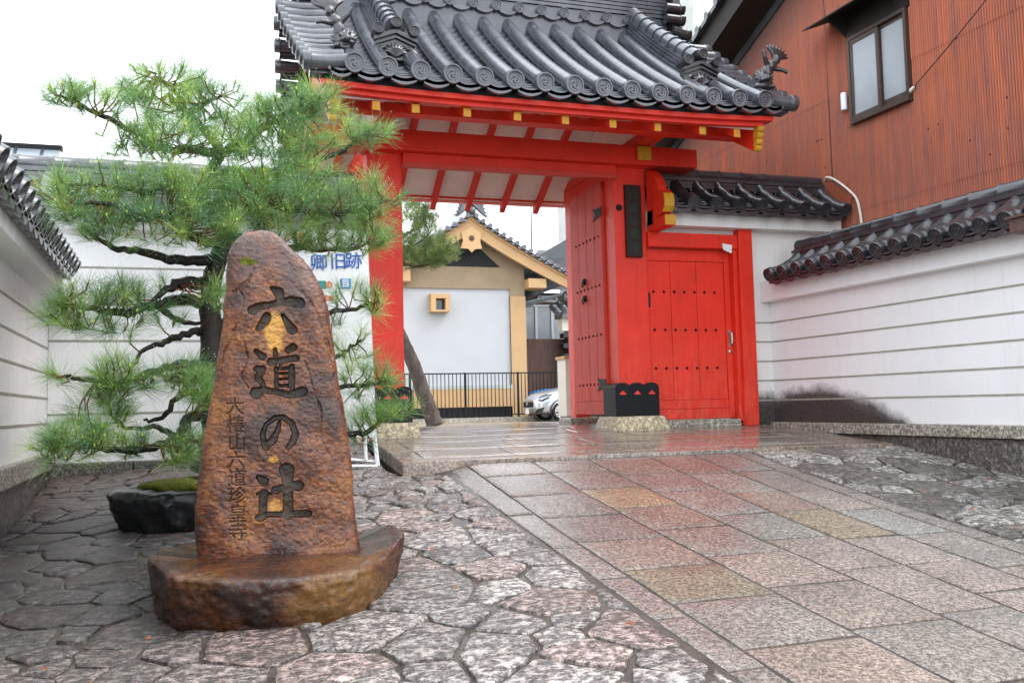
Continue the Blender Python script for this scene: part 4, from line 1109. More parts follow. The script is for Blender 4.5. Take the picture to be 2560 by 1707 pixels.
# ---------------- pines ----------------
D=1.0884
def curve_pts(pts,n=6,wob=0.,rg=None):
    "catmull-rom through pts"
    P=[Vector(p) for p in pts]; P=[P[0]*2-P[1]]+P+[P[-1]*2-P[-2]]; out=[]
    for i in range(1,len(P)-2):
        for k in range(n):
            t=k/n; a,b_,c,d=P[i-1],P[i],P[i+1],P[i+2]
            q=.5*((2*b_)+(-a+c)*t+(2*a-5*b_+4*c-d)*t*t+(-a+3*b_-3*c+d)*t**3)
            if wob and rg: q+=Vector((rg.uniform(-1,1),rg.uniform(-1,1),rg.uniform(-1,1)))*wob
            out.append(q)
    out.append(P[-2]); return out
def needle_tuft(mb,p,ax,n,L,wd,rg,colr,spread=(.25,1.25),droop=.02):
    ax=ax.normalized(); x=ax.orthogonal().normalized(); y=ax.cross(x)
    for i in range(n):
        th=rg.uniform(*spread); 
        if rg.random()<.3: th*=.6
        ph=rg.uniform(0,2*pi); d=(ax*cos(th)+(x*cos(ph)+y*sin(ph))*sin(th)).normalized()
        o=p-ax*rg.uniform(0,L*.55)
        l=L*rg.uniform(.7,1.1); s_=d.cross(Vector((rg.uniform(-1,1),rg.uniform(-1,1),rg.uniform(-1,1)))); s_.normalize(); s_*=wd*rg.uniform(.7,1.2)
        m=o+d*l*.5+Vector((0,0,-droop*.25)); e=o+d*l+Vector((0,0,-droop))
        b=len(mb.v); mb.v+= [tuple(o-s_*.6),tuple(o+s_*.6),tuple(m+s_*.8),tuple(m-s_*.8),tuple(e+s_*.25),tuple(e-s_*.25)]
        v=rg.uniform(.72,1.35); t=rg.random()
        c0=colr; mb.col=(c0[0]*v*(1+.45*t),c0[1]*v,c0[2]*v*(1-.2*t))
        mb.face((b,b+1,b+2,b+3)); mb.face((b+3,b+2,b+4,b+5))
rg=random.Random(21)
pine=empty('pine_tree',(-.20,6.45,.9),'wide green pine with long wet needles behind the standing stone','tree')
def T(x,y,Y): return W(x*D,y*D,Y)
trunk=[T(478,1085,6.45),T(490,1010,6.45),T(492,930,6.42),T(487,850,6.40),T(486,770,6.42),T(482,700,6.45),T(487,640,6.45),T(505,585,6.45),T(520,540,6.45),T(500,500,6.5),T(470,455,6.5),T(480,400,6.5),T(505,350,6.5),T(470,300,6.5),T(430,260,6.5),T(385,215,6.5)]
mb=MB(); mb.smooth=True
tp_=curve_pts(trunk,5,.004,rg); nT=len(tp_)
rr=[.076*(1-i/nT)**.75+.012 for i in range(nT)]; rr[0]=.12; rr[1]=.105
rr=[r*(1+.12*noise.noise(Vector((i*.7,0,0)))) for i,r in enumerate(rr)]
mb.tube(tp_,rr,14); 
mb.build('trunk',M['bark'],pine)
limbs=[ # (points in photo coordinates with distance, start radius)
 ([(482,655,6.45),(430,650,6.3),(390,660,6.25),(350,690,6.2)],.040),
 ([(480,700,6.45),(420,690,6.4),(360,700,6.35),(280,720,6.3),(200,705,6.25),(150,700,6.2)],.034),
 ([(355,695,6.3),(410,735,6.4),(470,745,6.45)],.018),
 ([(478,765,6.42),(430,765,6.35),(380,785,6.3),(330,805,6.25),(300,850,6.2)],.020),
 ([(487,835,6.42),(440,840,6.3),(400,840,6.25),(350,855,6.2),(280,880,6.15),(190,870,6.1),(150,862,6.05)],.026),
 ([(480,905,6.4),(420,905,6.5),(370,960,6.5),(330,965,6.5)],.020),
 ([(490,960,6.42),(440,955,6.25),(410,1000,6.15),(350,1025,6.05),(260,1035,6.0),(180,1020,5.95),(120,1010,5.9)],.030),
 ([(400,1000,6.2),(350,980,6.2),(300,985,6.2),(260,960,6.2)],.013),
 ([(487,600,6.45),(430,600,6.35),(370,590,6.3),(300,575,6.25),(240,560,6.2),(190,520,6.2)],.030),
 ([(500,560,6.45),(440,545,6.2),(400,500,6.1),(330,500,6.05),(250,470,6.0),(150,470,6.0)],.026),
 ([(505,350,6.5),(440,345,6.4),(370,340,6.3),(300,300,6.25),(220,260,6.2),(140,220,6.2)],.026),
 ([(505,350,6.5),(560,330,6.5),(620,280,6.45),(700,240,6.4),(740,230,6.4)],.026),
 ([(480,400,6.5),(560,400,6.6),(640,400,6.7),(720,370,6.75),(790,345,6.8),(850,300,6.8)],.030),
 ([(500,500,6.5),(580,480,6.4),(660,480,6.3),(750,490,6.25),(840,480,6.2),(890,460,6.2)],.030),
 ([(520,540,6.45),(600,560,6.6),(700,570,6.7),(790,575,6.8),(850,560,6.85)],.026),
 ([(487,740,6.42),(560,740,6.7),(680,740,6.9),(760,720,6.9),(830,705,6.9),(870,690,6.9)],.026),
 ([(487,800,6.42),(600,830,6.7),(740,830,6.8),(800,800,6.8),(830,780,6.8)],.02),
 ([(490,930,6.42),(600,960,6.7),(760,990,6.8),(830,995,6.8),(880,960,6.8),(925,945,6.8)],.024),
 ([(490,900,6.42),(640,900,6.75),(790,890,6.8),(860,880,6.8),(890,870,6.8)],.018),
 ([(470,455,6.5),(400,430,6.3),(330,440,6.2),(250,430,6.15),(160,425,6.1)],.022),
 ([(430,260,6.5),(470,240,6.4),(510,220,6.3)],.014),
 ([(430,260,6.5),(405,215,6.45),(370,185,6.4),(345,165,6.4)],.013),
]
pads=[ # cx,cy,rx,ry,Y,count
 (385,168,60,28,6.38,14),(480,195,45,28,6.4,9),(370,195,95,45,6.4,24),(300,235,70,40,6.35,16),(205,225,85,35,6.2,26),(150,210,45,22,6.2,10),(470,235,55,55,6.35,18),(400,265,110,45,6.3,28),
 (560,245,60,45,6.4,16),(640,245,85,45,6.35,34),(720,235,65,35,6.4,24),(300,310,75,40,6.25,22),(390,330,110,40,6.2,30),(520,310,80,50,6.3,26),(620,330,90,50,6.3,38),
 (700,320,60,50,6.6,20),(800,310,55,30,6.8,14),(855,305,45,30,6.8,14),(560,390,90,45,6.25,30),(670,400,80,45,6.4,30),
 (170,425,60,30,6.1,20),(250,430,80,40,6.15,26),(350,430,90,40,6.15,28),(450,440,90,45,6.1,34),(560,450,90,45,6.15,36),(680,460,90,45,6.25,36),(780,460,80,50,6.3,36),(860,470,55,60,6.2,30),
 (180,490,55,30,6.0,14),(260,510,80,30,6.1,22),(360,510,90,35,6.1,28),(460,520,80,45,6.05,30),(560,510,80,35,6.3,24),(640,540,60,35,6.5,16),(740,540,80,35,6.6,30),(830,545,65,35,6.7,26),
 (200,680,70,35,6.2,22),(260,670,70,30,6.3,14),(330,700,60,25,6.3,9),(170,735,55,28,6.15,16),(270,740,70,25,6.2,14),(490,690,35,45,6.1,10),(380,650,60,20,6.3,5),(400,740,50,18,6.3,4),
 (150,858,30,20,6.05,5),(300,860,80,35,6.1,24),(390,870,75,35,6.15,22),(260,905,60,35,6.15,18),(460,880,40,40,6.0,18),(240,950,60,28,6.15,14),
 (130,1020,50,30,5.9,22),(200,1005,60,32,5.95,26),(290,1020,60,28,6.0,14),(390,1035,70,24,6.05,16),(440,1010,35,28,6.0,10),
 (850,690,45,30,6.9,14),(790,670,40,30,6.95,8),(810,790,50,40,6.8,12),(830,860,55,30,6.8,14),(880,868,35,18,6.8,9),(800,930,50,35,6.8,12),(870,955,55,25,6.8,20),(920,945,30,16,6.8,8),(830,1000,45,15,6.85,7),(770,740,35,30,6.85,6),
]
skel=[]
for i,(pts,r0) in enumerate(limbs):
    mb=MB(); mb.smooth=True; P=curve_pts([T(*p) for p in pts],5,.012,rg); n=len(P)
    rad=[(r0*1.15*(1-j/n)**.8+.006)*(1+.18*noise.noise(Vector((j*.9,i*3.3,0)))) for j in range(n)]
    mb.tube(P,rad,9); mb.build('branch',M['bark'],pine)
    skel+=[(p,r) for p,r in zip(P,rad)]
skel+=[(p,.02) for p in tp_[30:]]
tw=MB(); tw.smooth=True; nd=MB(); bud=MB(); drops=[]
for (cx,cy,rx,ry,Y,cnt) in pads:
    c=T(cx,cy,Y); sc=Y/2250*D/.955; RX_=rx*sc; RY_=ry*sc; dep=min(.42,RX_*.9)
    near=sorted(skel,key=lambda s:(s[0]-c).length)[:14]
    for k in range(max(4,int(cnt*.95))):
        while True:
            a,b_,e=rg.uniform(-1,1),rg.uniform(-1,1),rg.uniform(-1,1)
            if a*a+b_*b_+e*e<1: break
        q_=rg.choice((.9,1.0,1.2)); p=c+Vector((a*RX_*q_,b_*dep*q_,e*RY_*q_*1.1))
        root=min(near[:10],key=lambda s:(s[0]-p).length*rg.uniform(.8,1.5))[0]
        v=p-root; 
        if v.length>.45: root=p-v.normalized()*.3-Vector((0,0,.05)); v=p-root
        out=Vector((a,b_*.8,.55+.5*e)); ax=(v.normalized()*.7+out.normalized()*.5+Vector((0,0,.55))).normalized()
        m=root.lerp(p,.5)-Vector((0,0,.02))+Vector((rg.uniform(-.015,.015),rg.uniform(-.015,.015),0))
        tip=p; tw.tube([root,m,tip-ax*.05,tip],[.0058,.005,.004,.003],5)
        L=rg.uniform(.13,.20)
        far=(Y>6.55)
        base=(.16,.36,.115)
        if rg.random()<.35: base=(.29,.52,.14)
        if rg.random()<.3: base=(.105,.27,.125)
        needle_tuft(nd,tip,ax,rg.randint(52,74),L,.00115,rg,base,(.2,1.35),.012)
        for q_ in range(7):
            f_=nd.f[-rg.randint(1,100)]; v_=Vector(nd.v[f_[3 if rg.random()<.5 else 2]]); drops.append(v_)
        if rg.random()<.45:
            bud.ell(tip+ax*.012,(.006,.006,.012),5)
dm=MB()
for v_ in drops:
    b0=len(dm.v); r_=.0026
    for d_ in ((1,0,0),(0,1,0),(-1,0,0),(0,-1,0),(0,0,1),(0,0,-1)): dm.v.append((v_.x+d_[0]*r_,v_.y+d_[1]*r_,v_.z+d_[2]*r_*1.3-.002))
    for a_,b_ in ((0,1),(1,2),(2,3),(3,0)): dm.face((b0+a_,b0+b_,b0+4)); dm.face((b0+b_,b0+a_,b0+5))
tag(dm.build('water_drops',simple('water_drop',(.75,.78,.80),.05,.02,3,spec=1.,coat=1.),pine),kind='stuff')
tag(nd.build('needles',M['needle'],pine),kind='stuff'); tag(tw.build('twigs',M['twig'],pine),kind='stuff'); tag(bud.build('buds',simple('pine_bud',(.42,.50,.10),.6),pine),kind='stuff')
# far slanted pine beyond the gate
fp=empty('pine_tree',(3.45,16,1.0),'slanting grey-barked pine seen through the gate opening','tree')
mb=MB(); mb.smooth=True
z5=lambda x,y,Y:W(900+x/3.92,760+y/3.92,Y); z4=lambda x,y,Y:W(900+x/3.92,400+y/3.92,Y)
P=curve_pts([z5(740,1195,16),z5(700,1080,16),z5(620,880,16),z5(540,640,16),z5(460,450,16),z5(380,280,16),z5(280,80,16),z4(250,1200,16),z4(200,900,16)],5,.01,rg)
mb.tube(P,[.17,.165,.155]+[.15-.07*i/len(P) for i in range(len(P)-3)],12); mb.build('trunk',M['farbark'],fp)
mb=MB(); mb.smooth=True
for pts in ([(250,1100),(400,1020),(560,1050),(700,1010)],[(240,1000),(420,860),(560,820),(700,700)],[(220,900),(400,760),(520,690),(640,560)]):
    mb.tube(curve_pts([z4(x,y,16) for x,y in pts],5,.01,rg),[.05-.04*i/15 for i in range(16)],8)
mb.build('branches',M['farbark'],fp)
nd=MB()
for (cx,cy,rx,ry,cnt) in [(520,420,60,45,26),(640,470,70,45,30),(560,560,120,60,44),(650,600,80,50,30),(600,700,100,50,36),(480,780,80,50,30),(740,780,100,60,46),(830,860,90,70,50),(560,880,110,60,50),(720,920,110,60,56),(840,950,70,60,34),(480,960,70,60,34),(620,980,100,40,34),(740,1010,100,30,26),(330,600,120,120,30),(250,800,140,150,40)]:
    c=z4(cx,cy,16); sc=16/2250/3.92/.955
    for k in range(cnt):
        p=c+Vector((rg.uniform(-1,1)*rx*sc,rg.uniform(-.5,.5),rg.uniform(-1,1)*ry*sc))
        needle_tuft(nd,p,Vector((rg.uniform(-.6,.6),rg.uniform(-.6,.6),1)),26,.16,.0035,rg,rg.choice(((.12,.22,.07),(.18,.30,.09),(.08,.15,.06))),(.2,1.4),.01)
tag(nd.build('needles',M['farneedle'],fp),kind='stuff')
# ---------------- sign board ----------------
sg=empty('sign_board',(1.05,7.7,.9),'white notice board with blue Japanese lettering, half hidden behind stone and pine','sign')
SY=7.75
a=W(700,575,SY); b_=W(918,575,SY); cR=W(942,1092,SY); dL=W(712,1092,SY)
mb=MB(); mb.prism([a,b_,cR,dL],(0,.03,0)); bd=mb.build('board',M['white'],sg)
mb=MB(); f=W(945,1165,SY-.15); 
mb.tube([cR+Vector((-.02,-.01,0)),f],.018,4); mb.tube([dL+Vector((.02,-.01,0)),W(725,1165,SY-.15)],.018,4); mb.tube([f,W(725,1165,SY-.15)],.014,4)
mb.tube([cR+Vector((-.1,0,0)),W(915,1150,SY-.1)],.014,4); mb.tube([W(870,1148,SY),W(945,1155,SY-.1)],.014,4)
mb.build('stand',M['white'],sg)
mb=MB()
Rm=lambda px,py,rl=.03:Matrix.Translation(W(px,py,SY-.006))@Matrix.Rotation(-rl,4,'Y')@Matrix.Rotation(pi/2,4,'X')
for ch,x,y in (('卿',797,656),('旧',846,653),('跡',884,651)): mb=MB(); text_mb(mb,ch,.15,Rm(x,y),bold=.0012); mb.build('blue_character',M['blue'],bd)
mb=MB()
for ch,x,y in (('六',728,590),('道',752,592)): text_mb(mb,ch,.09,Rm(x,y),bold=.002)
mb.build('red_lettering',M['orange'],bd)
mb=MB(); P4=[W(850,697,SY-.004),W(877,697,SY-.004),W(878,722,SY-.004),W(851,722,SY-.004)]; mb.prism(P4,(0,.003,0)); mb.build('blue_panel',M['cyan'],bd)
mb=MB(); P4=[W(785,702,SY-.004),W(815,702,SY-.004),W(815,722,SY-.004),W(785,722,SY-.004)]; mb.prism(P4,(0,.003,0)); mb.build('teal_panel',M['teal'],bd)
mb=MB(); text_mb(mb,'の',.07,Rm(822,712),bold=.003); text_mb(mb,'冥途',.05,Rm(820,745),bold=.002); mb.build('orange_lettering',M['orange'],bd)
mb=MB(); text_mb(mb,'目',.07,Rm(864,709)@Matrix.Translation((0,0,.004)),bold=.002); mb.build('white_lettering',M['white'],bd)
# ---------------- storehouse beyond ----------------
sh=empty('storehouse',(7.8,31,.95),'white storehouse with tan gable boards and grey tiled roof seen through the gate','building')
Y0=30.
mb=MB(); mb.box(4.2,9.33,Y0+.05,Y0+9,2.0,5.46); mb.build('plaster',M['storewhite'],sh)
mb=MB(); mb.box(9.30,9.84,Y0-.02,Y0+.5,.9,6.2); mb.box(4.0,9.30,Y0-.03,Y0+.4,5.45,6.2); mb.build('frame',M['tandark'],sh)
mb=MB(); mb.box(4.2,9.30,Y0-.05,Y0+.5,1.36,1.98); mb.box(9.84,9.88,Y0+.1,Y0+9,.9,5.4); mb.box(9.3,9.86,Y0-.05,Y0+.3,.9,5.2); mb.build('tan_render',M['tan'],sh)
mb=MB(); mb.box(4.2,9.32,Y0-.06,Y0+.3,1.98,2.10); mb.build('string_course',M['conc'],sh)
mb=MB(); mb.box(4.2,9.25,Y0,Y0+.4,.9,1.36); vt=mb.build('vent',M['plastic'],sh)
mb=MB()
for i in range(26): mb.box(4.3+i*.19,4.33+i*.19,Y0-.03,Y0,.95,1.36)
mb.build('vent_bars',M['iron'],vt)
def gcurve(x,off=0):
    t=abs(x-7.79)/3.75; return 7.885-(7.885-5.66)*(t**.88)*(1-.0*t)+.10*t*t-.02-off
mb=MB(); top=[(7.79+3.75*i/16) for i in range(-16,17)]
up_=[(x,Y0-.6,gcurve(x)) for x in top]; lo_=[(x,Y0-.6,gcurve(x,.42+.10*(1-abs(x-7.79)/3.75))) for x in top]
mb.prism(up_+lo_[::-1],(0,.14,0)); bb=mb.build('barge_board',M['tan'],sh,bevel=.01)
mb=MB(); lo2=[(x,Y0-.62,gcurve(x,.13)) for x in top]; mb.prism([(x,Y0-.66,gcurve(x,-.03)) for x in top]+[(x,Y0-.66,gcurve(x,.10)) for x in top[::-1]],(0,.08,0)); mb.build('upper_moulding',M['tan'],bb)
mb=MB(); mb.prism([(5.4,Y0-.01,6.2),(10.0,Y0-.01,6.2),(7.79,Y0-.01,7.3)],(0,.1,0)); mb.build('gable_panel',M['tandark'],sh)
mb=MB(); mb.prism([(6.95,Y0-.03,6.22),(8.95,Y0-.03,6.22),(7.85,Y0-.03,7.2)],(0,.02,0)); mb.build('gable_opening',M['black'],sh)
mb=MB(); mb.prism([(7.42,Y0-.68,7.28),(7.79,Y0-.68,7.5),(8.12,Y0-.68,7.28),(8.08,Y0-.68,6.98),(8.14,Y0-.68,6.74),(7.9,Y0-.68,6.72),(7.78,Y0-.68,6.60),(7.66,Y0-.68,6.72),(7.38,Y0-.68,6.74),(7.48,Y0-.68,6.98)],(0,.06,0)); gg=mb.build('gable_pendant',M['tan'],sh)
mb=MB(); mb.lathe([(.002,.04),(.08,.03),(.11,0)],Matrix.Translation((7.78,Y0-.68,7.09))@Matrix.Rotation(pi/2,4,'X'),6); mb.build('pendant_boss',M['brownwood'],gg)
# roof of storehouse
mb=MB()
rows=[]
for yy in (Y0-.72,Y0+9.5): rows.append([(x,yy,gcurve(x,-.10)) for x in top])
mb.quadgrid(rows); rows=[]
for yy in (Y0-.72,Y0+9.5): rows.append([(x,yy,gcurve(x,.02)) for x in top])
mb.quadgrid(rows)
for i,x in enumerate([7.79+s_*(.15+.24*k) for s_ in (-1,1) for k in range(15)]):
    z=gcurve(x,-.12); mb.tube([(x,Y0-.80,z),(x,Y0-.2,z)],.085,8); 
    z2=gcurve(x+.12,-.04); mb.box(x+.03,x+.20,Y0-.76,Y0-.7,z2-.05,z2+.03)
mb.box(7.62,7.96,Y0-.6,Y0+9,7.95,8.30); 
mb.build('roof_tiles',M['tile'],sh)
mb=MB(); mb.lathe([(.002,.16),(.10,.15),(.17,.10),(.19,0)],Matrix.Translation((7.76,Y0-.78,8.42))@Matrix.Rotation(pi/2,4,'X'),10)
for s_ in (-1,1):
    for k in range(4): mb.tube([(7.76+s_*.1,Y0-.75,8.3-.02*k),(7.76+s_*(.28+.03*k),Y0-.78,8.24-.09*k),(7.76+s_*(.42+.03*k),Y0-.78,8.2-.12*k),(7.76+s_*(.46+.05*k),Y0-.78,8.26-.14*k)],[.08,.07,.05,.01],6)
mb.ell((7.8,Y0-.8,8.02),(.12,.1,.13),8)
mb.build('ridge_end_ornament',M['tile'],sh)
mb=MB(); mb.box(9.84,10.5,Y0-.5,Y0+.3,5.45,5.78); mb.build('bracket_block',M['tan'],sh,bevel=.01); mb=MB(); mb.box(3.9,5.69,Y0-.5,Y0+.3,5.6,6.0); mb.build('bracket_block',M['tan'],sh,bevel=.01)
mb=MB(); mb.prism([(9.88,Y0+.3,5.0),(11.5,Y0-.3,5.35),(11.5,Y0+9,5.35),(9.88,Y0+9,5.0)],(0,0,.04)); mb.build('soffit',M['greymetal'],sh)
mb=MB(); x0,x1,z0,z1=6.40,7.06,4.60,5.22
mb.box(x0,x1,Y0-.35,Y0+.05,z1-.16,z1); mb.box(x0,x1,Y0-.35,Y0+.05,z0,z0+.07); mb.box(x0,x0+.18,Y0-.35,Y0+.05,z0+.07,z1-.16); mb.box(x1-.15,x1,Y0-.35,Y0+.05,z0+.07,z1-.16); wn=mb.build('vent_window',M['tan'],sh,bevel=.01)
mb=MB(); mb.box(x0+.18,x1-.15,Y0-.06,Y0+.04,z0+.07,z1-.16); mb.build('pane',M['dglass'],wn)
# ---------------- fence ----------------
fn=empty('railing',(7,28,.95),'black vertical bar railing in front of the storehouse','railing')
mb=MB(); mb.box(3.4,14,27.99,28.03,2.42,2.46); mb.box(3.4,14,27.99,28.03,1.08,1.115)
x=3.5
while x<14: mb.box(x,x+.022,28,28.022,1.1,2.43); x+=.128
mb.build('bars',M['iron'],fn)
for x in (3.45,5.3,7.09,8.86,10.62,12.4):
    mb=MB(); mb.box(x,x+.06,27.97,28.03,.85,2.47); mb.build('post',M['iron'],fn)
mb=MB(); mb.box(3.2,14,27.9,28.25,.8,1.02); tag(mb.build('kerb',M['granite']),kind='structure')
# ---------------- silver car ----------------
car=empty('parked_car',(10.4,26.9,.87),'silver hatchback car parked nose-left beyond the gate','car')
gz=.865
CX=8.86
def carp(x,y,z): return (CX+x,26.0+y,gz+z*1.05)
# stations: x, z_low, z_belt, z_top(hood/roof), inset front curve
st=[(.0,.42,.62,.66,.62),(.05,.30,.64,.74,.40),(.16,.22,.68,.80,.20),(.35,.20,.74,.88,.08),(.7,.20,.80,.95,.03),(1.0,.20,.84,1.0,.01),(1.2,.20,.87,1.03,0)]
rows=[]
for x,zl,zb,zt,ins in st:
    hw=.85; L=[]
    for (yy,zz) in ((0,zt),(.35,zt-.01),(.6,zt-.045),(.76,zb+.02),(.84,zb-.08),(.86,zb-.25),(.84,zl+.1),(.78,zl)): L.append((yy*(1-ins*.55/ .85 if yy>.5 else 1),zz))
    ring=[carp(x,.85-q,z) for q,z in L]+[carp(x,.85+q,z) for q,z in L[::-1]]
    rows.append(ring)
full=[(1.9,.2,.90,1.0,0),(3.2,.2,.92,1.0,0),(3.7,.25,.92,1.0,.05),(3.84,.4,.8,.9,.3)]
for x,zl,zb,zt,ins in full:
    L=[((0),zt),(.35,zt-.01),(.6,zt-.03),(.76,zb+.02),(.84,zb-.08),(.86,zb-.25),(.84,zl+.1),(.78,zl)]
    rows.append([carp(x,.85-q*(1-ins*.4),z) for q,z in L]+[carp(x,.85+q*(1-ins*.4),z) for q,z in L[::-1]])
mb=MB(); mb.smooth=True; b0,n=mb.quadgrid(rows,True); mb.face([b0+i for i in range(n)]); mb.face([b0+(len(rows)-1)*n+i for i in range(n)][::-1])
body=mb.build('body',M['carpaint'],car,sharp=50)
s_=body.modifiers.new('sub','SUBSURF'); s_.levels=2; s_.render_levels=2
mb=MB(); mb.smooth=True
rows=[]
for x,z,hw in ((1.05,.98,.66),(1.75,1.44,.56),(2.4,1.50,.56),(3.2,1.45,.54),(3.72,1.0,.62)):
    rows.append([carp(x,.85-hw-.06,.95),carp(x,.85-hw,z-.04),carp(x,.85-hw+.1,z),carp(x,.85+hw-.1,z),carp(x,.85+hw,z-.04),carp(x,.85+hw+.06,.95)])
mb.quadgrid(rows); mb.build('cabin_glass',M['dglass'],car)
mb=MB(); mb.box(*[CX+1.85,CX+3.3,26.36,27.34],gz+1.49,gz+1.53); mb.build('roof_panel',M['carpaint'],car,bevel=.02)
for (x,ys) in ((.78,.0),(.78,1.5),(3.15,.0),(3.15,1.5)):
    mb=MB(); o_=Matrix.Translation(carp(x,ys+.02,.30))@Matrix.Rotation(pi/2,4,'X')
    mb.lathe([(.20,-.19),(.28,-.18),(.30,-.15),(.30,-.03),(.285,.0),(.21,.012),(.2,0)],o_,28); wh=mb.build('wheel',M['rubber'],car)
    mb=MB()
    mb.lathe([(.205,.008),(.19,.0),(.18,-.03)],o_,24)
    for k in range(10):
        a=2*pi*k/10; mb.prism([o_@Vector((cos(a-.10)*.035,sin(a-.10)*.035,.006)),o_@Vector((cos(a-.10)*.19,sin(a-.10)*.19,.0)),o_@Vector((cos(a+.06)*.19,sin(a+.06)*.19,.0)),o_@Vector((cos(a+.5)*.035,sin(a+.5)*.035,.006))],o_.to_3x3()@Vector((0,0,-.012)))
    mb.build('rim',M['alu'],wh)
    mb=MB(); mb.lathe([(.37,.015),(.335,.018),(.33,-.1)],Matrix.Translation(carp(x,-.012 if ys<.5 else 1.70,.30))@Matrix.Rotation(pi/2,4,'X'),32); mb.build('wheel_arch',M['plastic'],car)
mb=MB(); mb.smooth=True
mb.prism([carp(.10,.22,.62),carp(.18,.10,.60),carp(.40,.0,.72),carp(.52,-.01,.80),carp(.30,.06,.79),carp(.14,.18,.72)],(-.01,-.02,.0)); hl=mb.build('headlight',M['plastic'],car)
mb=MB(); mb.prism([carp(.11,.19,.64),carp(.18,.10,.63),carp(.38,.0,.73),carp(.46,-.01,.775),carp(.30,.05,.765),carp(.15,.16,.70)],(-.02,-.035,.0)); mb.build('lens',M['frost'],hl)
mb=MB(); mb.box(CX-.035,CX+.1,26.0+.40,26.0+1.30,gz+.42,gz+.62); gr=mb.build('grille',M['plastic'],car,bevel=.02)
mb=MB(); mb.box(CX-.045,CX+.02,26.0+.38,26.0+1.32,gz+.415,gz+.44); mb.build('grille_trim',M['alu'],gr)
mb=MB(); mb.prism([carp(-.045,.80,.56),carp(-.045,.86,.59),carp(-.045,.92,.56),carp(-.045,.87,.53),carp(-.045,.90,.50),carp(-.045,.84,.48),carp(-.045,.79,.51),carp(-.045,.85,.535)],(-.01,0,0)); mb.build('badge',M['alu'],gr)
mb=MB(); mb.box(CX-.06,CX-.045,26.0+.68,26.0+1.01,gz+.24,gz+.405); mb.build('number_plate',M['white'],car)
mb=MB(); mb.prism([carp(.03,.33,.22),carp(.16,.06,.25),carp(.24,.02,.42),carp(.08,.22,.36)],(-.03,-.03,0)); mb.build('fog_lamp_recess',M['plastic'],car)
# ---------------- other things beyond the gate ----------------
bc=empty('parked_car',(10.6,29.5,.9),'bright blue car mostly hidden behind the silver car and railing','car')
mb=MB(); mb.smooth=True
P=[(9.9,.4),(9.95,.75),(10.2,1.0),(10.6,1.08),(11.2,1.12),(12.5,1.1),(13.4,.9),(13.4,.4)]
mb.prism([(x,29,z+.86) for x,z in P],(0,1.6,0)); mb.build('body',M['cyan'],bc,bevel=.08)
mb=MB(); mb.prism([(10.9,29.1,1.96),(11.4,29.15,2.4),(12.7,29.15,2.4),(13.2,29.1,1.96)],(0,1.4,0)); mb.build('cabin_glass',M['dglass'],bc,bevel=.05)
for x in (10.5,12.7):
    mb=MB(); mb.lathe([(.02,0.02),(.2,.02),(.3,0),(.3,.18),(.02,.18)],Matrix.Translation((x,28.98,1.16))@Matrix.Rotation(-pi/2,4,'X'),20); mb.build('wheel',M['rubber'],bc)
# timber and block wall behind
bw=MB(); bw.box(10.5,12.3,32.5,32.7,.9,3.9); x=10.5
tag(bw.build('board_fence',M['brownwood'],None,(11.4,32.6,.9)),'brown board fence between the storehouse and the block wall','fence')
bw=MB(); zz=.9; r_=0
while zz<4.6:
    x=12.2-(.2 if r_%2 else 0)
    while x<19: bw.box(x+.01,x+.385,32.0+rnd.uniform(-.02,.02),32.4,zz+.008,zz+.192); x+=.4
    zz+=.2; r_+=1
bw.box(12.2,19,32.06,32.4,.9,4.55)
tag(bw.build('block_wall',M['blockwall'],None,(14,32.2,.9),bevel=.015),'dark stained block wall rising behind the silver car','wall')
# weeds on top of block wall
wd=MB(); 
for k in range(130):
    p=Vector((rg.uniform(12.6,15),32.1+rg.uniform(-.2,.2),4.6)); a=rg.uniform(0,2*pi)
    for j in range(3):
        q=p+Vector((rg.uniform(-.1,.1),0,rg.uniform(0,.4))); d=Vector((cos(a+j*2),rg.uniform(-.5,.5),.5))*.14; s2=d.cross(Vector((0,1,0))).normalized()*.035
        b0=len(wd.v); wd.v+= [tuple(q),tuple(q+d*.5+s2),tuple(q+d),tuple(q+d*.5-s2)]; wd.face((b0,b0+1,b0+2,b0+3))
tag(wd.build('weeds',M['greenleaf']),'green weeds growing along the top of the dark block wall','plants',kind='stuff')
hs=empty('house',(14,38,1),'old house with white framed windows behind the storehouse eave','house')
HY=36.
def H(x,y): return W(900+x/3.92,400+y/3.92,HY)
mb=MB(); p=H(1560,1330); q=H(2080,2200); mb.box(p.x-1,q.x+2.5,HY,HY+6,1.0,H(1700,1300).z); mb.build('wall',simple('grey_house_wall',(.16,.13,.12),.7,.3,1.5),hs)
def win(xa,ya,xb,yb,bars,hb=None):
    A=H(xa,ya); B=H(xb,yb)
    mb=MB(); t=.07; mb.box(A.x,B.x,HY-.1,HY,A.z-t,A.z); mb.box(A.x,B.x,HY-.1,HY,B.z,B.z+t)
    for f in bars: x=A.x+(B.x-A.x)*f; mb.box(x-.05,x+.05,HY-.11,HY,B.z+t,A.z-t)
    if hb: z=A.z+(B.z-A.z)*hb; mb.box(A.x,B.x,HY-.09,HY,z-.03,z+.03)
    w_=mb.build('window',M['alu'],hs)
    mb=MB(); mb.box(A.x,B.x,HY-.03,HY-.01,B.z,A.z); mb.build('pane',M['frost'] if hb else M['dglass'],w_)
win(1605,1420,2080,1990,(0.0,.24,.58,1.0),.62); win(1740,1330,1920,1395,(0,.25,1))
mb=MB(); a=H(1600,2040); b_=H(2100,1990)
mb.box(a.x-.6,b_.x+.8,HY-1.0,HY,H(1800,2130).z-.5,H(1800,2130).z-.35)
mb.box(a.x-.6,b_.x+.8,HY-1.05,HY-.98,a.z+.1,a.z+.18)
x=a.x-.5
while x<b_.x+.8: mb.box(x,x+.03,HY-1.03,HY-1.0,H(1800,2130).z-.4,a.z+.12); x+=.16
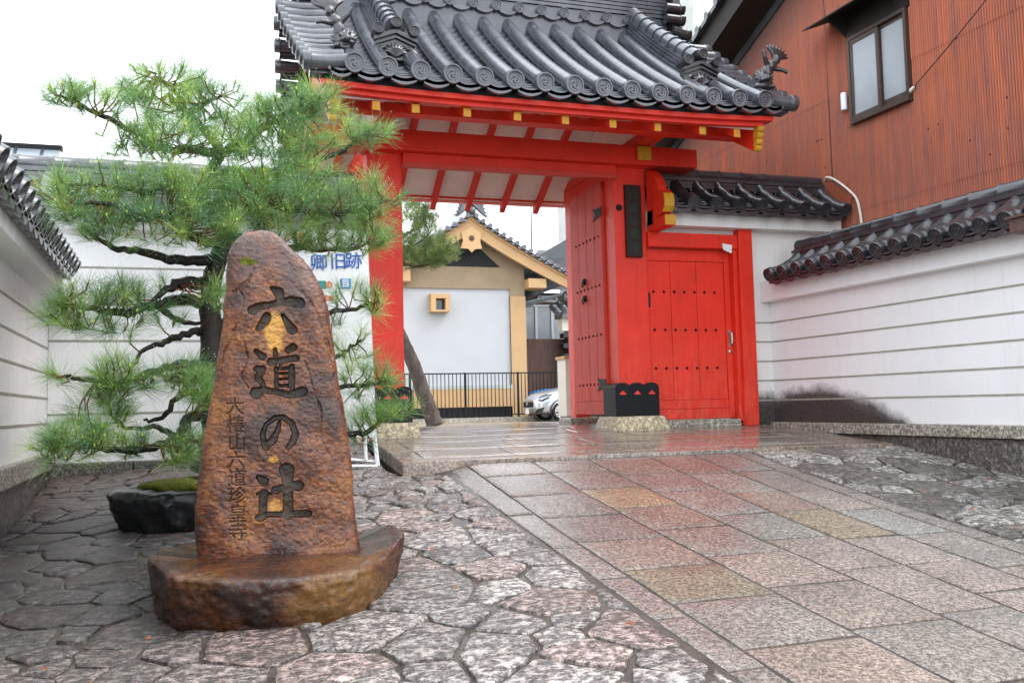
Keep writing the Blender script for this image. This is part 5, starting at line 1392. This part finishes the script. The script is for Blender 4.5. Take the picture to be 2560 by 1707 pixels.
mb.build('balcony',M['brownwood'],hs)
mb=MB(); e=H(1600,1290); mb.prism([(e.x-2,HY-1.5,e.z-.1),(e.x-2,HY+3,e.z+2.2),(e.x-2,HY+3,e.z+2.35),(e.x-2,HY-1.5,e.z+.05)],(5,0,0)); mb.build('roof',M['tiledark'],hs)
mb=MB(); a=H(1700,970); b_=H(1950,840); mb.prism([(a.x,HY+2,a.z),(b_.x+1.5,HY+2,b_.z+.9),(b_.x+1.5,HY+2,b_.z-1.2),(a.x,HY+2,a.z-.3)],(0,3,0)); mb.build('upper_roof',M['tiledark'],hs)
mb=MB(); a=H(1840,940); mb.prism([(a.x,HY+1.9,a.z-.1),(a.x+1.4,HY+1.9,a.z+.65),(a.x+1.4,HY+1.9,a.z+.25),(a.x,HY+1.9,a.z-.45)],(0,.05,0)); mb.build('skylight',M['dglass'],hs)
an=empty('antenna',(13,37,8),'thin antenna pole with small white satellite dish','antenna')
a=H(1800,1000); b_=H(1797,420); mb=MB(); mb.tube([(a.x,HY+1.6,a.z-.4),(b_.x,HY+1.6,b_.z+2.5)],.03,6); mb.build('pole',M['iron'],an)
mb=MB(); c=H(1800,910); mb.lathe([(.002,0),(.15,.02),(.28,.07),(.31,.1)],Matrix.Translation((c.x,HY+1.3,c.z))@Matrix.Rotation(pi/2+.2,4,'X')@Matrix.Rotation(.3,4,'Y')@Matrix.Diagonal((1.1,1.3,-1,1)),18); mb.build('dish',M['white'],an)
tw_=empty('apartment_block',(20,48,1),'tall pale stained concrete block behind the gate roof','building')
mb=MB(); a=W(1396,600,45); b_=W(1737,100,45); mb.prism([(a.x,45,.5),(b_.x,45,.5),(b_.x+4,55,.5),(a.x*55/45+.3,55,.5)],(0,0,34)); mb.build('wall',M['conc'],tw_)
mb=MB()
for zf_ in (8.2,11.5,14.8,18,21): mb.box(a.x+1.0,a.x+2.6,44.9,45,zf_,zf_+1.5)
mb.build('window',M['dglass'],tw_)
mb=MB(); c=W(1420,672,44); mb.box(c.x-.5,c.x+.9,44.2,45,c.z-.6,c.z+.3); mb.build('awning',M['teal'],tw_)
mb=MB(); a2=W(1413,897,12.4); b2=W(1437,1040,12.4); mb.box(a2.x,a2.x+.32,12.4,12.75,1.2,a2.z); o=mb.build('gatepost',M['cream'],None,(a2.x+.16,12.55,1.05),bevel=.008); tag(o,'cream rendered post with tan cap beside the open door leaf','post')
mb=MB(); mb.box(a2.x-.02,a2.x+.34,12.38,12.77,a2.z,a2.z+.045); mb.build('cap',M['tan'],o); mb=MB(); mb.box(a2.x+.03,a2.x+.32,12.42,12.75,1.0,1.2); mb.build('foot',M['black'],o)
# low tiled wall end just left of the leaf edge
lt=empty('garden_wall',(13.6,30,3),'small tiled garden wall end beside the pale block','wall')
mb=MB(); c=W(1405,782,30); mb.box(c.x,c.x+1.5,30,30.4,4.0,c.z-.2); mb.build('plaster',M['cream'],lt)
mb=MB(); 
for k in range(3): mb.tube([(c.x-.3+.25*k,29.6,c.z-.1+.12*k),(c.x-.3+.25*k,30.3,c.z+.25+.12*k)],.09,8)
mb.box(c.x-.1,c.x+1.5,29.7,30.5,c.z-.2,c.z); mb.ell((c.x+.1,29.8,c.z+.55),(.15,.12,.22),8); mb.build('tiled_coping',M['tile'],lt)
# ---------------- rusty corrugated building on the right ----------------
rb=empty('corrugated_building',(7.4,8,1),'old house clad in rust-red corrugated iron behind the right wall','building')
def rx(y,o=0): return 6.95-(y-8.9)*math.tan(radians(3.2))-o
mb=MB(); mb.smooth=True
n=int((12.75-3.2)/.0053); cols=[]
lo_r=[];hi_r=[]
for i in range(n+1):
    y=3.2+(12.75-3.2)*i/n; ph=(y/.0318)*2*pi; x=rx(y)+.0115*cos(ph)-(.006 if y<9.06 else 0)
    top_=min(9.6,6.64+.43*(9.92-y)) if y>2.5 else 9.5
    lo_r.append((x,y,2.4)); hi_r.append((x,y,top_+.1))
def lerp3(a,b_,t): return tuple(a[k]+(b_[k]-a[k])*t for k in range(3))
# overlapping sheets stepped by a few millimetres
levels=[2.4,3.55,5.0,9.9]
for li in range(3):
    z0,z1=levels[li],levels[li+1]; off=.004*li
    r0=[(x-off,y,z0+ (y-7)*.0) for x,y,_ in lo_r]; r1=[(x-off+.002,y,min(z1+.04,h[2])) for (x,y,_),h in zip(lo_r,hi_r)]
    mb.quadgrid([r0,r1])
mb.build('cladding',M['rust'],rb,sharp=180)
mb=MB(); mb.prism([(rx(9.066)-.006,9.055,2.4),(rx(9.066)-.016,9.055,2.4),(rx(9.066)-.016,9.075,2.4),(rx(9.066)-.006,9.075,2.4)],(0,0,4.5)); mb.build('drip_seam',M['darkwood'],rb)
# roof with overhanging verge
mb=MB()
def rtop(y): return 6.63+.43*(9.92-y)
def P3(y,dz,o): return (rx(y,o),y,rtop(y)+dz)
mb.prism([P3(13.6,.0,.50),P3(13.6,.34,.50),P3(3.0,.34,.50),P3(3.0,.0,.50)],(.6,0,0)); 
mb.build('eaves',M['darkwood'],rb)
mb=MB(); mb.prism([P3(13.7,.345,.58),P3(13.7,.42,.58),P3(3.0,.42,.58),P3(3.0,.345,.58)],(4.0,0,0)); mb.build('roof',M['tiledark'],rb)
mb=MB(); y=13.6
while y>3: mb.tube([(rx(y,.60),y,rtop(y)+.40),(rx(y,.1),y,rtop(y)+.46)],.06,8); y-=.24
mb.build('verge_tiles',M['tiledark'],rb)
mb=MB(); mb.prism([P3(13.2,-.12,.045),P3(13.2,.02,.045),P3(3.2,.02,.045),P3(3.2,-.12,.045)],(.03,0,0)); mb.build('fascia',M['blockwall'],rb)
mb=MB(); mb.box(rx(12.75),9.5,12.70,12.76,2.4,5.6); mb.build('end_wall',M['darkwood'],rb)
# window
wz0,wz1=4.60,5.54; ya,yb=7.785,8.615
mb=MB()
def wb(y0,y1,z0,z1,o0,o1,m_=None):
    a=rx((y0+y1)/2); mb.prism([(rx(y0,o0),y0,z0),(rx(y1,o0),y1,z0),(rx(y1,o1),y1,z0),(rx(y0,o1),y0,z0)],(0,0,z1-z0))
wb(ya-.03,yb+.03,wz1,wz1+.045,-.02,.075); wb(ya-.03,yb+.03,wz0-.05,wz0,-.02,.085); wb(ya-.035,ya,wz0,wz1,-.02,.075); wb(yb,yb+.035,wz0,wz1,-.02,.075)
wn=mb.build('window',M['bronze'],rb,bevel=.003)
ym=(ya+yb)/2-.02
mb=MB(); wb(ym-.02,yb,wz1-.05,wz1,.04,.065); wb(ym-.02,yb,wz0,wz0+.05,.04,.065); wb(ym-.02,ym+.025,wz0+.05,wz1-.05,.04,.065); wb(yb-.035,yb,wz0+.05,wz1-.05,.04,.065); s1=mb.build('sash',M['bronze'],wn)
mb=MB(); wb(ym+.02,yb-.03,wz0+.045,wz1-.045,.048,.053); mb.build('pane',M['frost'],s1)
mb=MB(); wb(ya,ym+.01,wz1-.04,wz1,.012,.035); wb(ya,ym+.01,wz0,wz0+.08,.012,.035); wb(ya,ya+.03,wz0+.08,wz1-.04,.012,.035); wb(ym-.03,ym+.01,wz0+.08,wz1-.04,.012,.035); s1=mb.build('sash',M['bronze'],wn)
mb=MB(); wb(ya+.025,ym-.025,wz0+.07,wz1-.035,.018,.026); mb.build('pane',M['frost'],s1)
mb=MB(); wb(ym+.025,ym+.10,wz0+.045,wz1-.045,.034,.038)
mb=MB()
P=lambda y,o,z:(rx(y,o),y,z)
mb.prism([P(ya-.06,.0,5.95),P(ya-.06,.42,5.78),P(ya-.06,.42,5.765),P(ya-.06,.0,5.93)],Vector(P(yb+.36,.0,5.95))-Vector(P(ya-.06,.0,5.95)))
mb.build('window_hood',M['darkwood'],rb)
mb=MB(); wb(ya-.05,yb+.06,wz1+.045,5.93,-.01,.05); mb.prism([P(yb+.06,.0,5.60),P(yb+.06,.32,5.82),P(yb+.06,.0,5.93)],(0,.03,0)); mb.build('hood_board',M['darkwood'],rb)
mb=MB(); a=P(8.72,.06,4.76); mb.tube([P(8.74,.07,4.76),P(8.74,.07,4.95),P(8.74,.07,4.965)],[.036,.036,.03],14); mb.build('light_fitting',M['white'],rb); 
mb=MB(); wb(8.66,8.72,4.55,5.0,-.01,.02); mb.build('mounting_board',M['brownwood'],rb)
mb=MB(); pc=[P(7.70,.03,4.66),P(7.66,.06,4.69)]+[tuple(Vector(P(7.66,.06,4.69)).lerp(Vector(P(5.2,.5,5.75)),t)-Vector((0,0,.10*4*t*(1-t)*.6))) for t in [i/14 for i in range(1,15)]]
mb.tube(pc,.0055,6); cb=mb.build('power_cable',M['plastic'],rb)
mb=MB(); mb.tube([P(7.79,.04,4.63),P(7.74,.05,4.66),P(7.70,.05,4.68)],[.015,.02,.012],8); mb.build('insulator',M['white'],cb)
mb=MB(); 
for k in range(60):
    y=rg.uniform(5.2,12); z=rg.choice([4.2,4.55,5.0,5.4,5.8,6.2,3.7,3.9])+rg.uniform(-.02,.02)
    if z<rtop(y)-.1 and not(ya-.1<y<yb+.1 and 4.5<z<6): mb.ell(P(y,.012,z),(.008,.010,.010),6)
tag(mb.build('cladding_nails',M['darkwood'],rb),kind='stuff')
mb=MB(); hp=[P(9.2,.02,4.02),P(9.12,.05,4.05),P(9.0,.06,4.0),P(8.86,.06,3.90),P(8.72,.06,3.78),P(8.64,.05,3.68),P(8.60,.05,3.55),P(8.58,.05,3.38),P(8.58,.05,3.1)]
mb.tube(curve_pts(hp,4),.014,8); tag(mb.build('drain_hose',M['cream'],None,(6.93,9.0,3.4)),'pale flexible hose hanging down the rusty wall','hose')
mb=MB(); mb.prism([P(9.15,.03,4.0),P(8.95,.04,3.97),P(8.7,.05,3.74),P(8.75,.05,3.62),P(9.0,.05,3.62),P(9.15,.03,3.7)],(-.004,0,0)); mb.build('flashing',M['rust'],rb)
# wooden lamp bracket on the right wall
mb=MB(); R=frame_al((rwx(5.47),5.47),dal,nr)
wbk=empty('wooden_bracket',tuple(R@Vector((.1,.3,2.7))),'small brown wooden box fixed under the right wall eave at the edge of the view','bracket')
mb=MB(); mb.box(.0,.20,.24,.40,2.62,2.73,R); mb.build('box',M['brownwood'],wbk,bevel=.005); mb=MB(); mb.box(-.02,.22,.22,.43,2.73,2.745,R); mb.build('lid',M['brownwood'],wbk)
mb=MB(); mb.box(.02,.06,.131,.24,2.60,2.70,R); mb.build('arm',M['brownwood'],wbk)
# ---------------- metal roofed building beyond the left wall ----------------
mr_=empty('metal_roof_building',(-4.5,17,0),'building with pale standing-seam metal roof beyond the left wall','building')
MY=17.
def Q(x,y,o=0): return W(x/3.136,340+y/3.136,MY+o)
a=Q(-300,90); b_=Q(475,108,1.5); c=Q(425,232)
zt=b_.z; x1=b_.x
mb=MB(); mb.prism([(x1-8,MY,zt),(x1-8,MY,zt-.06),(x1,MY,zt-.06),(x1,MY,zt)],(-.0,0,.001)); 
mb=MB(); bt=c.z-.25; xb=c.x
b0=len(mb.v); mb.v+= [(x1-8,MY+1.5,zt),(x1,MY+1.5,zt),(xb,MY,bt),(xb-8,MY,bt)]; mb.face((0,1,2,3)); 
r_=mb.build('roof',M['greymetal'],mr_)
mb=MB()
for k in range(18):
    t=k/18; p=Vector((x1-.3-8*t,MY+1.5,zt+.02)); q=Vector((xb-.3-8*t,MY,bt+.02)); mb.tube([p,q],.025,4,smooth=False)
mb.build('seam',M['tiledark'],r_)
mb=MB(); mb.box(x1-8,x1+.03,MY+1.45,MY+1.6,zt-.02,zt+.07); mb.build('roof_ridge',M['iron'],r_)
mb=MB(); mb.box(x1-8.2,x1-.15,MY+.3,MY+6,0,bt-.05); mb.prism([(x1-.12,MY+.2,bt-.1),(x1-.12,MY+1.5,zt-.08),(x1-.12,MY+3,bt)],(.05,0,0)); mb.build('wall',M['tan'],mr_)
# overhead wires
wr=MB()
for k,(za,zb) in enumerate(((9.5,8.0),(9.2,7.7))):
    p=Vector((6.2,12.0,6.7+.15*k)); q=Vector((22,43.8,26+.8*k)); wr.tube([p.lerp(q,t)-Vector((0,0,1.2*4*t*(1-t)*.5)) for t in [i/10 for i in range(11)]],.012,5)
tag(wr.build('overhead_wires',M['greymetal'],None,(6.2,12,6.7)),'two thin pale wires strung from the rusty building eave into the sky','wires')
# ---------------- small litter ----------------
mb=MB(); rg2=random.Random(4)
def leafm(mb,x,y,z,s,a):
    d=Vector((cos(a),sin(a),.1))*s; e=Vector((-sin(a),cos(a),.15))*s*.35; p=Vector((x,y,z)); b0=len(mb.v)
    mb.v+= [tuple(p),tuple(p+d*.5+e),tuple(p+d),tuple(p+d*.5-e)]; mb.face((b0,b0+1,b0+2,b0+3))
for k in range(70):
    if k%2: x=rg2.uniform(4.5,5.7); y=rg2.uniform(4,6.9)
    else: x=rg2.uniform(-1.2,1.7); y=rg2.uniform(3.2,8)
    leafm(mb,x,y,G(x,y)+.022,rg2.uniform(.018,.05),rg2.uniform(0,6))
for k in range(160):
    x=rg2.uniform(-1.2,1.6); y=rg2.uniform(3.0,7.5); a=rg2.uniform(0,6); z=G(x,y)+.028; d=Vector((cos(a),sin(a),0))*.06; b0=len(mb.v)
    s2=Vector((-sin(a),cos(a),0))*.0012; p=Vector((x,y,z)); mb.v+= [tuple(p-s2),tuple(p+s2),tuple(p+d+s2),tuple(p+d-s2)]; mb.face((b0,b0+1,b0+2,b0+3))
tag(mb.build('fallen_leaves',M['leaf']),'brown fallen pine needles and leaf scraps lying on wet stones','leaves',kind='stuff')
mb=MB(); 
for (x,y) in [(5.5,5.3),(5.62,5.9),(5.5,6.5),(5.3,6.9),(5.7,5.0),(5.1,6.6),(4.9,6.9)]:
    for k in range(7): leafm(mb,x+rg2.uniform(-.05,.05),y+rg2.uniform(-.05,.05),G(x,y)+rg2.uniform(.01,.05),.025,rg2.uniform(0,6))
tag(mb.build('weeds',M['greenleaf']),'tiny green weeds sprouting between dark stones at the right wall foot','plants',kind='stuff')
